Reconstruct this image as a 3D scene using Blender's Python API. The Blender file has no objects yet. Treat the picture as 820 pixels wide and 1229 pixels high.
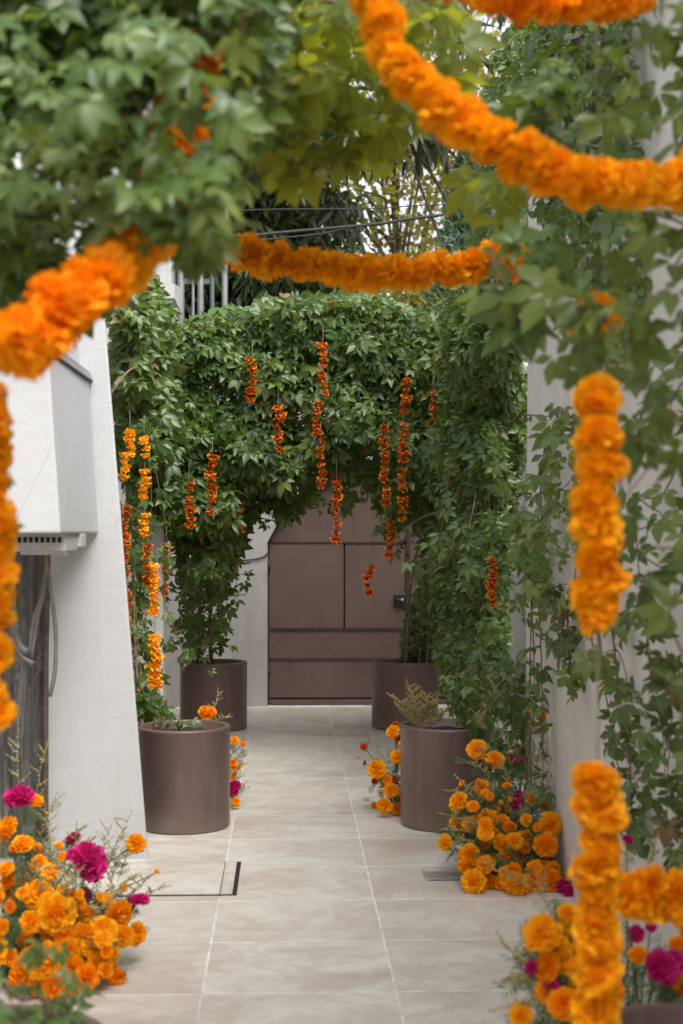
import bpy, math, random
import numpy as np
from mathutils import Vector, Matrix, Euler

random.seed(7)
rng = np.random.default_rng(11)
R = math.radians
sc = bpy.context.scene
col = sc.collection

# ------------------------------------------------------------------ camera, sky, sun, exposure
FPX = 1229 * 50 / 36.0
CAM = Vector((0, 0, 1.42))
cd = bpy.data.cameras.new('camera')
cam = bpy.data.objects.new('camera', cd)
col.objects.link(cam)
cam.location = CAM
cam.rotation_euler = (R(90 + 0.856), 0, R(-2.21))
cd.sensor_fit = 'VERTICAL'
cd.sensor_height = 36
cd.lens = 50
cd.clip_start = 0.05
cd.clip_end = 2000
cd.dof.use_dof = True
cd.dof.focus_distance = 8.0
cd.dof.aperture_fstop = 3.3
sc.camera = cam
CAMR = Euler((R(90 + 0.856), 0, R(-2.21))).to_matrix()

wd = bpy.data.worlds.new('World')
sc.world = wd
wd.use_nodes = True
wn, wl = wd.node_tree.nodes, wd.node_tree.links
bg = wn['Background']
sky = wn.new('ShaderNodeTexSky')
sky.sky_type = 'NISHITA'
sky.sun_disc = False
sky.sun_elevation = R(55)
sky.sun_rotation = R(150)
sky.dust_density = 4
sky.air_density = 1.0
sky.ozone_density = 1.0
hs = wn.new('ShaderNodeHueSaturation')
hs.inputs['Saturation'].default_value = 0.22
wl.new(sky.outputs[0], hs.inputs['Color'])
wl.new(hs.outputs[0], bg.inputs['Color'])
bg.inputs['Strength'].default_value = 0.15

sd = bpy.data.lights.new('sun', 'SUN')
sd.energy = 1.1
sd.angle = R(40)
sd.color = (1.0, 0.96, 0.9)
sun = bpy.data.objects.new('sun', sd)
col.objects.link(sun)
az = R(150)
sdir = Vector((math.sin(az) * math.cos(R(55)), math.cos(az) * math.cos(R(55)), math.sin(R(55))))
sun.rotation_euler = sdir.to_track_quat('Z', 'Y').to_euler()
sun.location = (0, -3, 8)

sc.view_settings.view_transform = 'Standard'
sc.view_settings.look = 'None'
sc.view_settings.gamma = 1
sc.view_settings.exposure = 1.18
sc.render.engine = 'CYCLES'
sc.cycles.use_denoising = True
sc.cycles.max_bounces = 10
sc.cycles.diffuse_bounces = 6
sc.cycles.transmission_bounces = 8

# ------------------------------------------------------------------ helpers
def ray(px, py):
    return CAMR @ Vector(((px - 410) / FPX, -(py - 614.5) / FPX, -1))
def W(px, py, Y):
    v = ray(px, py); return CAM + v * (Y / v.y)
def WX(px, py, X):
    v = ray(px, py); return CAM + v * (X / v.x)
def WZ(px, py, Z=0.0):
    v = ray(px, py); return CAM + v * ((Z - CAM.z) / v.z)
def proj(p):
    q = CAMR.transposed() @ (Vector(p) - CAM)
    return 410 + FPX * q.x / -q.z, 614.5 - FPX * q.y / -q.z

WM = {}
def link(name, mesh, mat=None, parent=None, M=None):
    o = bpy.data.objects.new(name, mesh)
    col.objects.link(o)
    if mat is not None and mesh is not None and len(mesh.materials) == 0:
        mesh.materials.append(mat)
    M = M if M is not None else Matrix()
    WM[o] = M
    if parent is not None:
        o.parent = parent
        o.matrix_parent_inverse = WM[parent].inverted()
    o.matrix_basis = M
    return o
def tag(o, label=None, cat=None, group=None, kind=None):
    if label: o['label'] = label
    if cat: o['category'] = cat
    if group: o['group'] = group
    if kind: o['kind'] = kind
    return o
def thing(name, loc, label, cat, group=None):
    return tag(link(name, None, M=Matrix.Translation(loc)), label, cat, group)

def tri_mesh(name, V, F, attrs=None, smooth=False):
    V = np.asarray(V, dtype=np.float32); F = np.asarray(F, dtype=np.int32)
    me = bpy.data.meshes.new(name)
    me.vertices.add(len(V)); me.vertices.foreach_set('co', V.ravel())
    n = len(F)
    me.loops.add(3 * n); me.loops.foreach_set('vertex_index', F.ravel())
    me.polygons.add(n)
    me.polygons.foreach_set('loop_start', np.arange(0, 3 * n, 3, dtype=np.int32))
    if smooth: me.polygons.foreach_set('use_smooth', np.ones(n, dtype=bool))
    for k, a in (attrs or {}).items():
        at = me.attributes.new(k, 'FLOAT', 'POINT')
        at.data.foreach_set('value', np.asarray(a, dtype=np.float32))
    me.update(calc_edges=True)
    return me

class MB:
    def __init__(s): s.v = []; s.f = []
    def quad_box(s, x0, x1, y0, y1, z0, z1):
        b = len(s.v)
        for z in (z0, z1):
            s.v += [(x0, y0, z), (x1, y0, z), (x1, y1, z), (x0, y1, z)]
        s.f += [tuple(b + i for i in q) for q in ((3, 2, 1, 0), (4, 5, 6, 7), (0, 1, 5, 4), (1, 2, 6, 5), (2, 3, 7, 6), (3, 0, 4, 7))]
        return s
    def hexa(s, bot, top):
        b = len(s.v); s.v += [tuple(p) for p in bot] + [tuple(p) for p in top]
        n = len(bot)
        s.f.append(tuple(b + i for i in reversed(range(n)))); s.f.append(tuple(b + n + i for i in range(n)))
        for i in range(n): j = (i + 1) % n; s.f.append((b + i, b + j, b + n + j, b + n + i))
        return s
    def tube(s, pts, r, n=6, r1=None, cap=True):
        pts = [Vector(p) for p in pts]; r1 = r if r1 is None else r1
        b = len(s.v); m = len(pts); up = Vector((0.31, 0.17, 0.93)).normalized()
        for i, p in enumerate(pts):
            t = (pts[min(i + 1, m - 1)] - pts[max(i - 1, 0)])
            t = t.normalized() if t.length > 1e-9 else Vector((0, 0, 1))
            a = t.cross(up)
            if a.length < 1e-3: a = t.cross(Vector((1, 0, 0)))
            a.normalize(); c = t.cross(a); rr = r + (r1 - r) * i / max(m - 1, 1)
            for k in range(n):
                th = 2 * math.pi * k / n
                s.v.append(tuple(p + a * (rr * math.cos(th)) + c * (rr * math.sin(th))))
        for i in range(m - 1):
            for k in range(n):
                k2 = (k + 1) % n
                s.f.append((b + i * n + k, b + i * n + k2, b + (i + 1) * n + k2, b + (i + 1) * n + k))
        if cap:
            s.f.append(tuple(b + k for k in reversed(range(n)))); s.f.append(tuple(b + (m - 1) * n + k for k in range(n)))
        return s
    def lathe(s, prof, n=48, c=(0, 0, 0)):
        b = len(s.v); m = len(prof)
        for r, z in prof:
            for k in range(n):
                th = 2 * math.pi * k / n
                s.v.append((c[0] + r * math.cos(th), c[1] + r * math.sin(th), c[2] + z))
        for i in range(m - 1):
            for k in range(n):
                k2 = (k + 1) % n
                s.f.append((b + i * n + k, b + i * n + k2, b + (i + 1) * n + k2, b + (i + 1) * n + k))
        return s
    def prism_y(s, poly, y0, y1):
        b = len(s.v); n = len(poly)
        s.v += [(x, y0, z) for x, z in poly] + [(x, y1, z) for x, z in poly]
        s.f.append(tuple(b + i for i in range(n))); s.f.append(tuple(b + n + i for i in reversed(range(n))))
        for i in range(n): j = (i + 1) % n; s.f.append((b + j, b + i, b + n + i, b + n + j))
        return s
    def mesh(s, name, smooth=False):
        me = bpy.data.meshes.new(name); me.from_pydata(s.v, [], s.f)
        if smooth: me.polygons.foreach_set('use_smooth', np.ones(len(me.polygons), dtype=bool))
        me.update(); return me
    def build(s, name, mat, parent=None, smooth=False, M=None, bevel=0):
        o = link(name, s.mesh(name, smooth), mat, parent, M)
        if bevel:
            m = o.modifiers.new('bevel', 'BEVEL'); m.width = bevel; m.segments = 2; m.limit_method = 'ANGLE'
        return o

def spline(pts, n):
    pts = [Vector(p) for p in pts]
    P = [pts[0] * 2 - pts[1]] + pts + [pts[-1] * 2 - pts[-2]]
    out = []
    for i in range(1, len(P) - 2):
        for k in range(n):
            t = k / n; a, b, c, d = P[i - 1], P[i], P[i + 1], P[i + 2]
            out.append(0.5 * ((2 * b) + (c - a) * t + (2 * a - 5 * b + 4 * c - d) * t * t + (3 * b - a - 3 * c + d) * t ** 3))
    out.append(pts[-1]); return out
def resample(pts, step):
    out = [pts[0].copy()]; acc = 0.0
    for a, b in zip(pts, pts[1:]):
        L = (b - a).length
        if L < 1e-9: continue
        d = step - acc
        while d <= L:
            out.append(a.lerp(b, d / L)); d += step
        acc = (acc + L) % step if True else 0
    return out

# ------------------------------------------------------------------ materials
class NT:
    def __init__(s, name):
        s.m = bpy.data.materials.new(name); s.m.use_nodes = True
        s.n = s.m.node_tree.nodes; s.l = s.m.node_tree.links
        s.b = s.n['Principled BSDF']; s.out = s.n['Material Output']
    def node(s, t, **kw):
        x = s.n.new(t)
        for k, v in kw.items(): setattr(x, k, v)
        return x
    def set(s, x, **kw):
        for k, v in kw.items(): x.inputs[k].default_value = v
    def coord(s, kind='Object', scale=(1, 1, 1), rand=False, rot=(0, 0, 0)):
        tc = s.node('ShaderNodeTexCoord'); mp = s.node('ShaderNodeMapping')
        mp.inputs['Scale'].default_value = scale; mp.inputs['Rotation'].default_value = rot
        s.l.new(tc.outputs[kind], mp.inputs['Vector'])
        if rand:
            oi = s.node('ShaderNodeObjectInfo'); mu = s.node('ShaderNodeMath', operation='MULTIPLY')
            mu.inputs[1].default_value = 57.0
            s.l.new(oi.outputs['Random'], mu.inputs[0]); s.l.new(mu.outputs[0], mp.inputs['Location'])
        return mp.outputs[0]
    def noise(s, vec, scale, detail=5, rough=0.6, dist=0.0):
        x = s.node('ShaderNodeTexNoise'); s.l.new(vec, x.inputs['Vector'])
        s.set(x, Scale=scale, Detail=detail, Roughness=rough, Distortion=dist); return x.outputs['Fac']
    def ramp(s, fac, stops):
        x = s.node('ShaderNodeValToRGB'); e = x.color_ramp.elements
        while len(e) < len(stops): e.new(0.5)
        for el, (p, c) in zip(e, stops): el.position = p; el.color = (*c, 1) if len(c) == 3 else c
        s.l.new(fac, x.inputs[0]); return x.outputs[0]
    def mix(s, fac, a, b, mode='MIX'):
        x = s.node('ShaderNodeMix', data_type='RGBA', blend_type=mode)
        for i, val in ((0, fac), (6, a), (7, b)):
            if hasattr(val, 'links'): s.l.new(val, x.inputs[i])
            else: x.inputs[i].default_value = val if i == 0 else (*val, 1)
        return x.outputs[2]
    def bump(s, h, strength=0.3, dist=0.01):
        x = s.node('ShaderNodeBump'); s.set(x, Strength=strength, Distance=dist)
        s.l.new(h, x.inputs['Height']); s.l.new(x.outputs[0], s.b.inputs['Normal'])
    def color(s, c):
        if hasattr(c, 'links'): s.l.new(c, s.b.inputs['Base Color'])
        else: s.b.inputs['Base Color'].default_value = (*c, 1)
    def rough(s, r): s.b.inputs['Roughness'].default_value = r
    def attr(s, name):
        x = s.node('ShaderNodeAttribute', attribute_name=name); return x.outputs['Fac']

def plain(name, c, rough=0.6, metal=0.0, var=0.25, scale=20.0, bump=0.0):
    t = NT(name); v = t.coord(); n = t.noise(v, scale)
    t.color(t.mix(t.ramp(n, [(0.3, (0, 0, 0)), (0.7, (1, 1, 1))]), tuple(x * (1 - var) for x in c), tuple(min(1, x * (1 + var * .6)) for x in c)))
    t.rough(rough); t.b.inputs['Metallic'].default_value = metal
    if bump: t.bump(n, bump, 0.004)
    return t.m

def stucco(name, c, dirt, dirt_amt=0.5, bump=0.25, streak=True):
    t = NT(name); v = t.coord()
    n1 = t.noise(v, 1.3, 6, 0.65); n2 = t.noise(v, 9, 5, 0.6); fine = t.noise(v, 95, 4, 0.7)
    base = t.mix(t.ramp(n2, [(0.35, (0, 0, 0)), (0.7, (1, 1, 1))]), c, tuple(x * 0.9 for x in c))
    base = t.mix(t.ramp(n1, [(0.45, (0, 0, 0)), (0.8, (dirt_amt,) * 3)]), base, dirt)
    if streak:
        vs = t.coord(scale=(1.6, 1.6, 0.35)); ns = t.noise(vs, 2.0, 8, 0.72, 0.4)
        base = t.mix(t.ramp(ns, [(0.5, (0, 0, 0)), (0.75, (dirt_amt * .9,) * 3)]), base, dirt)
    t.color(base); t.rough(0.85); t.bump(fine, bump, 0.006)
    return t.m

M = {}
M['white_wall'] = stucco('white_stucco', (0.52, 0.525, 0.535), (0.40, 0.39, 0.38), 0.4, 0.45, False)
def m_white():
    t = NT('white_stucco_worn'); v = t.coord(); fine = t.noise(v, 95, 4, 0.7); n1 = t.noise(v, 1.5, 7, 0.7); tr_ = t.noise(t.coord(scale=(1, 1, 2.2), rot=(0.3, 0.2, 0.6)), 7, 6, 0.65, 0.8)
    base = t.mix(t.ramp(n1, [(0.4, (0, 0, 0)), (0.75, (0.5,) * 3)]), (0.515, 0.52, 0.53), (0.43, 0.425, 0.42))
    base = t.mix(t.ramp(tr_, [(0.52, (0, 0, 0)), (0.75, (0.35,) * 3)]), base, (0.44, 0.435, 0.43))
    dr_ = t.noise(t.coord(scale=(5, 5, 0.3)), 1.5, 7, 0.72, 0.3); base = t.mix(t.ramp(dr_, [(0.6, (0, 0, 0)), (0.76, (0.4,) * 3)]), base, (0.36, 0.345, 0.32))
    ck = t.node('ShaderNodeTexVoronoi', feature='DISTANCE_TO_EDGE'); t.l.new(v, ck.inputs['Vector']); ck.inputs['Scale'].default_value = 1.3
    base = t.mix(t.ramp(ck.outputs['Distance'], [(0.0, (0.3,) * 3), (0.004, (0, 0, 0))]), base, (0.32, 0.31, 0.30))
    t.color(base); t.rough(0.85)
    ad = t.node('ShaderNodeMath', operation='ADD'); t.l.new(fine, ad.inputs[0]); t.l.new(tr_, ad.inputs[1]); t.bump(ad.outputs[0], 0.4, 0.007)
    return t.m
M['white_wall'] = m_white()
M['right_wall'] = stucco('pale_render', (0.63, 0.60, 0.555), (0.44, 0.41, 0.37), 0.38, 0.5)
M['back_wall'] = stucco('grey_plaster', (0.50, 0.48, 0.46), (0.30, 0.28, 0.26), 0.6, 0.35)
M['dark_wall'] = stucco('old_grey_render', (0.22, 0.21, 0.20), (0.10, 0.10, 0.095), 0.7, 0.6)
M['concrete'] = stucco('concrete', (0.42, 0.41, 0.40), (0.25, 0.24, 0.23), 0.5, 0.3)
M['grout'] = plain('grout', (0.70, 0.68, 0.65), 0.9, var=0.35, scale=14)
M['earth'] = plain('ground_earth', (0.16, 0.13, 0.10), 0.95, var=0.3, scale=4)

def m_tile():
    t = NT('sandstone_tile'); v = t.coord(rand=True)
    vv = t.coord(scale=(1.0, 1.5, 1), rand=True, rot=(0, 0, R(28)))
    n1 = t.noise(vv, 1.6, 8, 0.68, 0.6); n2 = t.noise(v, 14, 6, 0.7); n3 = t.noise(vv, 1.7, 7, 0.66, 0.5)
    wn_ = t.noise(t.coord(kind='Generated', rand=True, scale=(.6, .6, .6)), 1.6, 6, 0.65, 0.6)
    base = t.ramp(n1, [(0.25, (0.45, 0.395, 0.32)), (0.42, (0.57, 0.53, 0.46)), (0.58, (0.645, 0.62, 0.565)), (0.75, (0.52, 0.47, 0.39))])
    veins = t.ramp(n3, [(0.47, (0, 0, 0)), (0.5, (0.45,) * 3), (0.53, (0, 0, 0))])
    base = t.mix(veins, base, (0.42, 0.34, 0.27))
    base = t.mix(t.ramp(n2, [(0.5, (0, 0, 0)), (0.78, (0.5,) * 3)]), base, (0.74, 0.72, 0.69))
    base = t.mix(t.ramp(wn_, [(0.5, (0, 0, 0)), (0.7, (0.75,) * 3)]), base, (0.36, 0.285, 0.22))
    mott = t.noise(v, 5, 8, 0.75, 0.4); base = t.mix(t.ramp(mott, [(0.45, (0, 0, 0)), (0.72, (0.7,) * 3)]), base, (0.42, 0.36, 0.30))
    oi = t.node('ShaderNodeObjectInfo')
    base = t.mix(t.ramp(oi.outputs['Random'], [(0, (0, 0, 0)), (1, (0.22,) * 3)]), base, (0.42, 0.37, 0.31))
    t.color(base)
    r = t.node('ShaderNodeMapRange'); t.set(r, **{'To Min': 0.36, 'To Max': 0.6}); t.l.new(n2, r.inputs['Value'])
    t.l.new(r.outputs[0], t.b.inputs['Roughness']); t.bump(n2, 0.12, 0.004)
    return t.m
M['tile'] = m_tile()

def m_pot():
    t = NT('planter_paint'); v = t.coord(rand=True); n = t.noise(v, 5, 6, 0.65); f = t.noise(v, 160, 3, 0.6)
    sp = t.noise(v, 46, 2, 0.5); base = t.mix(t.ramp(n, [(0.35, (0, 0, 0)), (0.7, (1, 1, 1))]), (0.138, 0.086, 0.075), (0.178, 0.115, 0.102))
    base = t.mix(t.ramp(sp, [(0.81, (0, 0, 0)), (0.83, (0.5,) * 3)]), base, (0.42, 0.38, 0.34))
    vz = t.coord(scale=(6, 6, 0.9), rand=True); ns = t.noise(vz, 3, 5, 0.6)
    base = t.mix(t.ramp(ns, [(0.55, (0, 0, 0)), (0.8, (0.6,) * 3)]), base, (0.24, 0.175, 0.152))
    sx = t.node('ShaderNodeSeparateXYZ'); tco = t.node('ShaderNodeTexCoord'); t.l.new(tco.outputs['Object'], sx.inputs[0])
    spl = t.node('ShaderNodeMath', operation='SUBTRACT'); spl.inputs[0].default_value = .16; t.l.new(sx.outputs['Z'], spl.inputs[1])
    spn = t.node('ShaderNodeMath', operation='MULTIPLY'); t.l.new(spl.outputs[0], spn.inputs[0]); t.l.new(t.noise(v, 22, 4, 0.7), spn.inputs[1])
    base = t.mix(t.ramp(spn.outputs[0], [(0.02, (0, 0, 0)), (0.1, (0.45,) * 3)]), base, (0.26, 0.22, 0.18))
    t.color(base); t.rough(0.36); t.bump(f, 0.08, 0.002); t.b.inputs['Metallic'].default_value = 0.15
    return t.m
M['pot'] = m_pot()
M['soil'] = plain('soil', (0.035, 0.026, 0.02), 0.95, var=0.5, scale=70, bump=0.8)

def m_gate():
    t = NT('gate_steel'); v = t.coord(rand=True); scr = t.noise(t.coord(scale=(1.5, 1.5, 14), rand=True), 6, 5, 0.7); n = t.noise(v, 2.0, 7, 0.7); f = t.noise(v, 40, 4, 0.6)
    vz = t.coord(scale=(5, 5, 0.7), rand=True); s_ = t.noise(vz, 2.5, 6, 0.7)
    base = t.mix(t.ramp(n, [(0.3, (0, 0, 0)), (0.75, (1, 1, 1))]), (0.115, 0.072, 0.061), (0.165, 0.109, 0.094))
    base = t.mix(t.ramp(s_, [(0.55, (0, 0, 0)), (0.8, (0.5,) * 3)]), base, (0.06, 0.034, 0.027))
    base = t.mix(t.ramp(f, [(0.66, (0, 0, 0)), (0.75, (0.4,) * 3)]), base, (0.06, 0.028, 0.02))
    base = t.mix(t.ramp(scr, [(0.66, (0, 0, 0)), (0.72, (0.5,) * 3)]), base, (0.20, 0.15, 0.135))
    base = t.mix(t.ramp(t.noise(v, 4.5, 7, 0.75), [(0.55, (0, 0, 0)), (0.75, (0.55,) * 3)]), base, (0.17, 0.12, 0.105))
    t.color(base); t.rough(0.5); t.bump(n, 0.25, 0.012); return t.m
M['gate'] = m_gate()
M['gate_frame'] = plain('gate_frame', (0.06, 0.037, 0.033), 0.6, var=0.4)
M['black_metal'] = plain('black_metal', (0.03, 0.03, 0.03), 0.4, var=0.3)
M['galv'] = plain('galvanised_metal', (0.30, 0.30, 0.30), 0.45, 0.5, var=0.25)
M['pole'] = plain('grey_pole_paint', (0.17, 0.17, 0.17), 0.5, 0.2)
M['casing'] = plain('painted_casing', (0.50, 0.49, 0.47), 0.5, var=0.15)
M['hose'] = plain('grey_hose', (0.16, 0.145, 0.135), 0.55, var=0.3)
M['brass'] = plain('brass', (0.28, 0.20, 0.10), 0.4, 0.7, var=0.3)
M['red'] = plain('red_plastic', (0.55, 0.03, 0.05), 0.4, var=0.1)
M['dark'] = plain('dark_void', (0.012, 0.012, 0.012), 0.9)
M['cable'] = plain('cable_black', (0.03, 0.03, 0.03), 0.6)
M['drain'] = plain('drain_metal', (0.42, 0.39, 0.36), 0.5, 0.4, var=0.3)
M['thread'] = plain('thread', (0.20, 0.17, 0.10), 0.9)
M['stem_green'] = plain('green_stem', (0.07, 0.12, 0.03), 0.6)
M['trunk'] = plain('bark', (0.11, 0.08, 0.06), 0.9, var=0.5, scale=30, bump=0.8)
M['vine_stem'] = plain('vine_stem', (0.20, 0.12, 0.07), 0.8, var=0.5, scale=40, bump=0.6)
M['twig'] = plain('twig', (0.17, 0.08, 0.05), 0.8, var=0.4)

def m_board():
    t = NT('weathered_board'); v = t.coord(scale=(14, 14, 0.8)); n = t.noise(v, 1.4, 8, 0.75, 0.6); b = t.noise(t.coord(), 1.2, 4, 0.6)
    base = t.ramp(n, [(0.36, (0.025, 0.023, 0.02)), (0.5, (0.13, 0.125, 0.12)), (0.66, (0.38, 0.37, 0.36))])
    base = t.mix(t.ramp(b, [(0.4, (0, 0, 0)), (0.7, (0.6,) * 3)]), base, (0.10, 0.097, 0.093))
    t.color(base); t.rough(0.9); t.bump(n, 0.6, 0.01); return t.m
M['board'] = m_board()

def translucent(t, colour, fac, weight_col=None):
    tr = t.node('ShaderNodeBsdfTranslucent'); mx = t.node('ShaderNodeMixShader')
    if hasattr(colour, 'links'): t.l.new(colour, tr.inputs['Color'])
    else: tr.inputs['Color'].default_value = (*colour, 1)
    mx.inputs[0].default_value = fac
    t.l.new(t.b.outputs[0], mx.inputs[1]); t.l.new(tr.outputs[0], mx.inputs[2]); t.l.new(mx.outputs[0], t.out.inputs['Surface'])

def m_leaf(name, stops, trans=0.28, rough=0.38, ribcol=(0.16, 0.21, 0.08), tcol=(0.30, 0.40, 0.03)):
    t = NT(name); tint = t.attr('tint'); rib = t.attr('rib')
    base = t.ramp(tint, stops)
    v = t.coord(); n = t.noise(v, 26, 4, 0.6)
    base = t.mix(t.ramp(n, [(0.35, (0, 0, 0)), (0.75, (0.35,) * 3)]), base, tuple(x * 1.5 for x in stops[len(stops) // 2][1]))
    pw = t.node('ShaderNodeMath', operation='POWER'); pw.inputs[1].default_value = 7; t.l.new(rib, pw.inputs[0])
    ml = t.node('ShaderNodeMath', operation='MULTIPLY'); ml.inputs[1].default_value = 0.5; t.l.new(pw.outputs[0], ml.inputs[0])
    base = t.mix(ml.outputs[0], base, ribcol)
    t.color(base); t.rough(rough); t.b.inputs['Specular IOR Level'].default_value = 0.55
    translucent(t, t.mix(0.6, base, tcol), trans)
    return t.m
M['leaf'] = m_leaf('creeper_leaf', [(0, (0.013, 0.036, 0.008)), (0.3, (0.034, 0.078, 0.015)), (0.6, (0.080, 0.140, 0.027)), (0.93, (0.18, 0.23, 0.05)), (1.0, (0.26, 0.12, 0.07))])
M['leaf_sun'] = m_leaf('backlit_creeper_leaf', [(0, (0.06, 0.12, 0.02)), (0.5, (0.12, 0.18, 0.03)), (0.9, (0.18, 0.20, 0.035)), (1.0, (0.22, 0.11, 0.04))], 0.6, 0.45, tcol=(0.6, 0.6, 0.03))  # brighter copy of the creeper leaf, backlight painted into its colours
M['fern'] = m_leaf('marigold_foliage', [(0, (0.03, 0.07, 0.02)), (1, (0.08, 0.14, 0.045))], 0.25, 0.5)
M['tree_dark'] = m_leaf('dark_tree_leaf', [(0, (0.012, 0.022, 0.012)), (0.8, (0.03, 0.05, 0.018)), (1.0, (0.09, 0.10, 0.02))], 0.12, 0.4)
M['tree_yellow'] = m_leaf('yellow_tree_leaf', [(0, (0.07, 0.09, 0.02)), (0.5, (0.17, 0.18, 0.04)), (0.9, (0.28, 0.23, 0.05)), (1, (0.28, 0.13, 0.02))], 0.5, 0.5, tcol=(0.60, 0.52, 0.05))
M['conifer'] = m_leaf('conifer_spray', [(0, (0.03, 0.07, 0.045)), (1, (0.085, 0.15, 0.09))], 0.15, 0.55)
M['wisp'] = m_leaf('amaranth_plume', [(0, (0.34, 0.30, 0.12)), (1, (0.50, 0.44, 0.20))], 0.25, 0.7, ribcol=(0.4, 0.38, 0.18), tcol=(0.5, 0.45, 0.2))

def m_petal(name, inner, mid, tip, alt, trans=0.3, edge=None):
    t = NT(name); a = t.attr('tint'); oi = t.node('ShaderNodeObjectInfo')
    base = t.ramp(a, [(0.0, inner), (0.45, mid), (1.0, tip)])
    base = t.mix(t.ramp(oi.outputs['Random'], [(0, (0, 0, 0)), (1, (0.6,) * 3)]), base, alt)
    if edge: base = t.mix(t.ramp(a, [(0.72, (0, 0, 0)), (0.95, (1, 1, 1))]), base, edge)
    t.color(base); t.rough(0.6); t.b.inputs['Specular IOR Level'].default_value = 0.25
    translucent(t, base, trans); return t.m
M['marigold'] = m_petal('marigold_orange', (0.95, 0.23, 0.002), (0.98, 0.37, 0.004), (0.98, 0.48, 0.008), (0.98, 0.52, 0.008))
M['marigold_deep'] = m_petal('marigold_deep', (0.90, 0.16, 0.002), (0.96, 0.28, 0.003), (0.98, 0.38, 0.005), (0.98, 0.41, 0.005))
M['marigold_yellow'] = m_petal('marigold_golden', (0.96, 0.28, 0.003), (0.98, 0.42, 0.005), (0.98, 0.53, 0.012), (0.98, 0.42, 0.007))
M['marigold_red'] = m_petal('french_marigold', (0.12, 0.006, 0.003), (0.30, 0.022, 0.004), (0.85, 0.2, 0.004), (0.42, 0.035, 0.004), 0.25, edge=(0.92, 0.27, 0.006))
M['rust_bud'] = m_petal('rust_bud', (0.20, 0.012, 0.003), (0.42, 0.04, 0.004), (0.6, 0.09, 0.005), (0.5, 0.05, 0.004))
M['magenta'] = m_petal('celosia_magenta', (0.42, 0.006, 0.11), (0.68, 0.012, 0.20), (0.80, 0.035, 0.28), (0.60, 0.012, 0.20))

# ------------------------------------------------------------------ leaf prototypes
def make_leaf(rs, lobes=5):
    V = []; F = []; rib = []
    for ang, L in ((0, 1.0), (50, .9), (-50, .9), (102, .62), (-102, .62))[:lobes]:
        a = R(ang + rs.uniform(-9, 9)); L = L * rs.uniform(.88, 1.08); w = L * rs.uniform(.24, .29)
        dr = rs.uniform(.12, .45); fold = rs.uniform(.15, .45)
        ca, sa = math.sin(a), math.cos(a); b = len(V)
        tw = rs.uniform(-.25, .25)
        def P(t, u):
            x = u * w * (1 if abs(u) < 2 else 1); y = .10 + t * L
            z = -dr * L * t * t + abs(u) * w * fold + u * tw * w - 0.05
            return (ca * y + sa * x, sa * y - ca * x, z)
        for t, us in ((0, (0,)), (.24, (0, -.66, .66)), (.54, (0, -1, 1)), (.82, (0, -.5, .5)), (1.05, (0,))):
            for u in us: V.append(P(t, u)); rib.append(1.0 if u == 0 else 0.0)
        o = b
        F += [(o, o + 1, o + 2), (o, o + 3, o + 1)]
        for k in (1, 4):
            m, l, r = o + k, o + k + 1, o + k + 2; m2, l2, r2 = o + k + 3, o + k + 4, o + k + 5
            F += [(m, m2, l2), (m, l2, l), (m, r, r2), (m, r2, m2)]
        F += [(o + 7, o + 10, o + 8), (o + 7, o + 9, o + 10)]
    return np.array(V, dtype=np.float32), np.array(F, dtype=np.int32), np.array(rib, dtype=np.float32)
_rs = random.Random(3)
LEAVES = [make_leaf(_rs) for _ in range(8)]
YOUNG = [make_leaf(_rs, 3) for _ in range(3)]
_leafmesh = {}
def leaf_mesh(var, tq, matname):
    k = (var, tq, matname)
    if k not in _leafmesh:
        V, F, rib = LEAVES[var]
        me = tri_mesh('leaf', V, F, {'tint': np.full(len(V), tq / 10.0), 'rib': rib}, True)
        me.materials.append(M[matname]); _leafmesh[k] = me
    return _leafmesh[k]

def simple_leaf(w=.3, droop=.3):
    V = np.array([(0, 0, 0), (-w, .45, .06), (w, .45, .06), (0, .5, -droop * .25), (0, 1, -droop)], dtype=np.float32)
    F = np.array([(0, 3, 1), (0, 2, 3), (3, 4, 1), (3, 2, 4)], dtype=np.int32)
    return V, F, np.array([1, 0, 0, 1, 1], dtype=np.float32)
SIMPLE = [simple_leaf(.28, .2), simple_leaf(.22, .4), simple_leaf(.33, .1)]
LONG = [simple_leaf(.14, .15), simple_leaf(.17, .3), simple_leaf(.12, .05)]

def frames(N, D):
    N = N / np.linalg.norm(N, axis=1, keepdims=True)
    D = D - N * (N * D).sum(1, keepdims=True)
    D = D / np.maximum(np.linalg.norm(D, axis=1, keepdims=True), 1e-6)
    return np.cross(D, N), D, N

def join_instances(protos, P, X, Y, Z, S, T):
    n = len(P); which = rng.integers(0, len(protos), n)
    Vs, Fs, Ts, Rs = [], [], [], []; base = 0
    for k, (V, F, rib) in enumerate(protos):
        idx = np.nonzero(which == k)[0]
        if len(idx) == 0: continue
        Q = V[None, :, :] * S[idx, None, None]
        G = P[idx, None, :] + Q[..., 0:1] * X[idx, None, :] + Q[..., 1:2] * Y[idx, None, :] + Q[..., 2:3] * Z[idx, None, :]
        m = len(V); off = base + np.arange(len(idx)) * m
        Vs.append(G.reshape(-1, 3)); Fs.append((F[None] + off[:, None, None]).reshape(-1, 3))
        Ts.append(np.repeat(T[idx], m)); Rs.append(np.tile(rib, len(idx))); base += m * len(idx)
    return np.concatenate(Vs), np.concatenate(Fs), {'tint': np.concatenate(Ts), 'rib': np.concatenate(Rs)}

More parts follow.
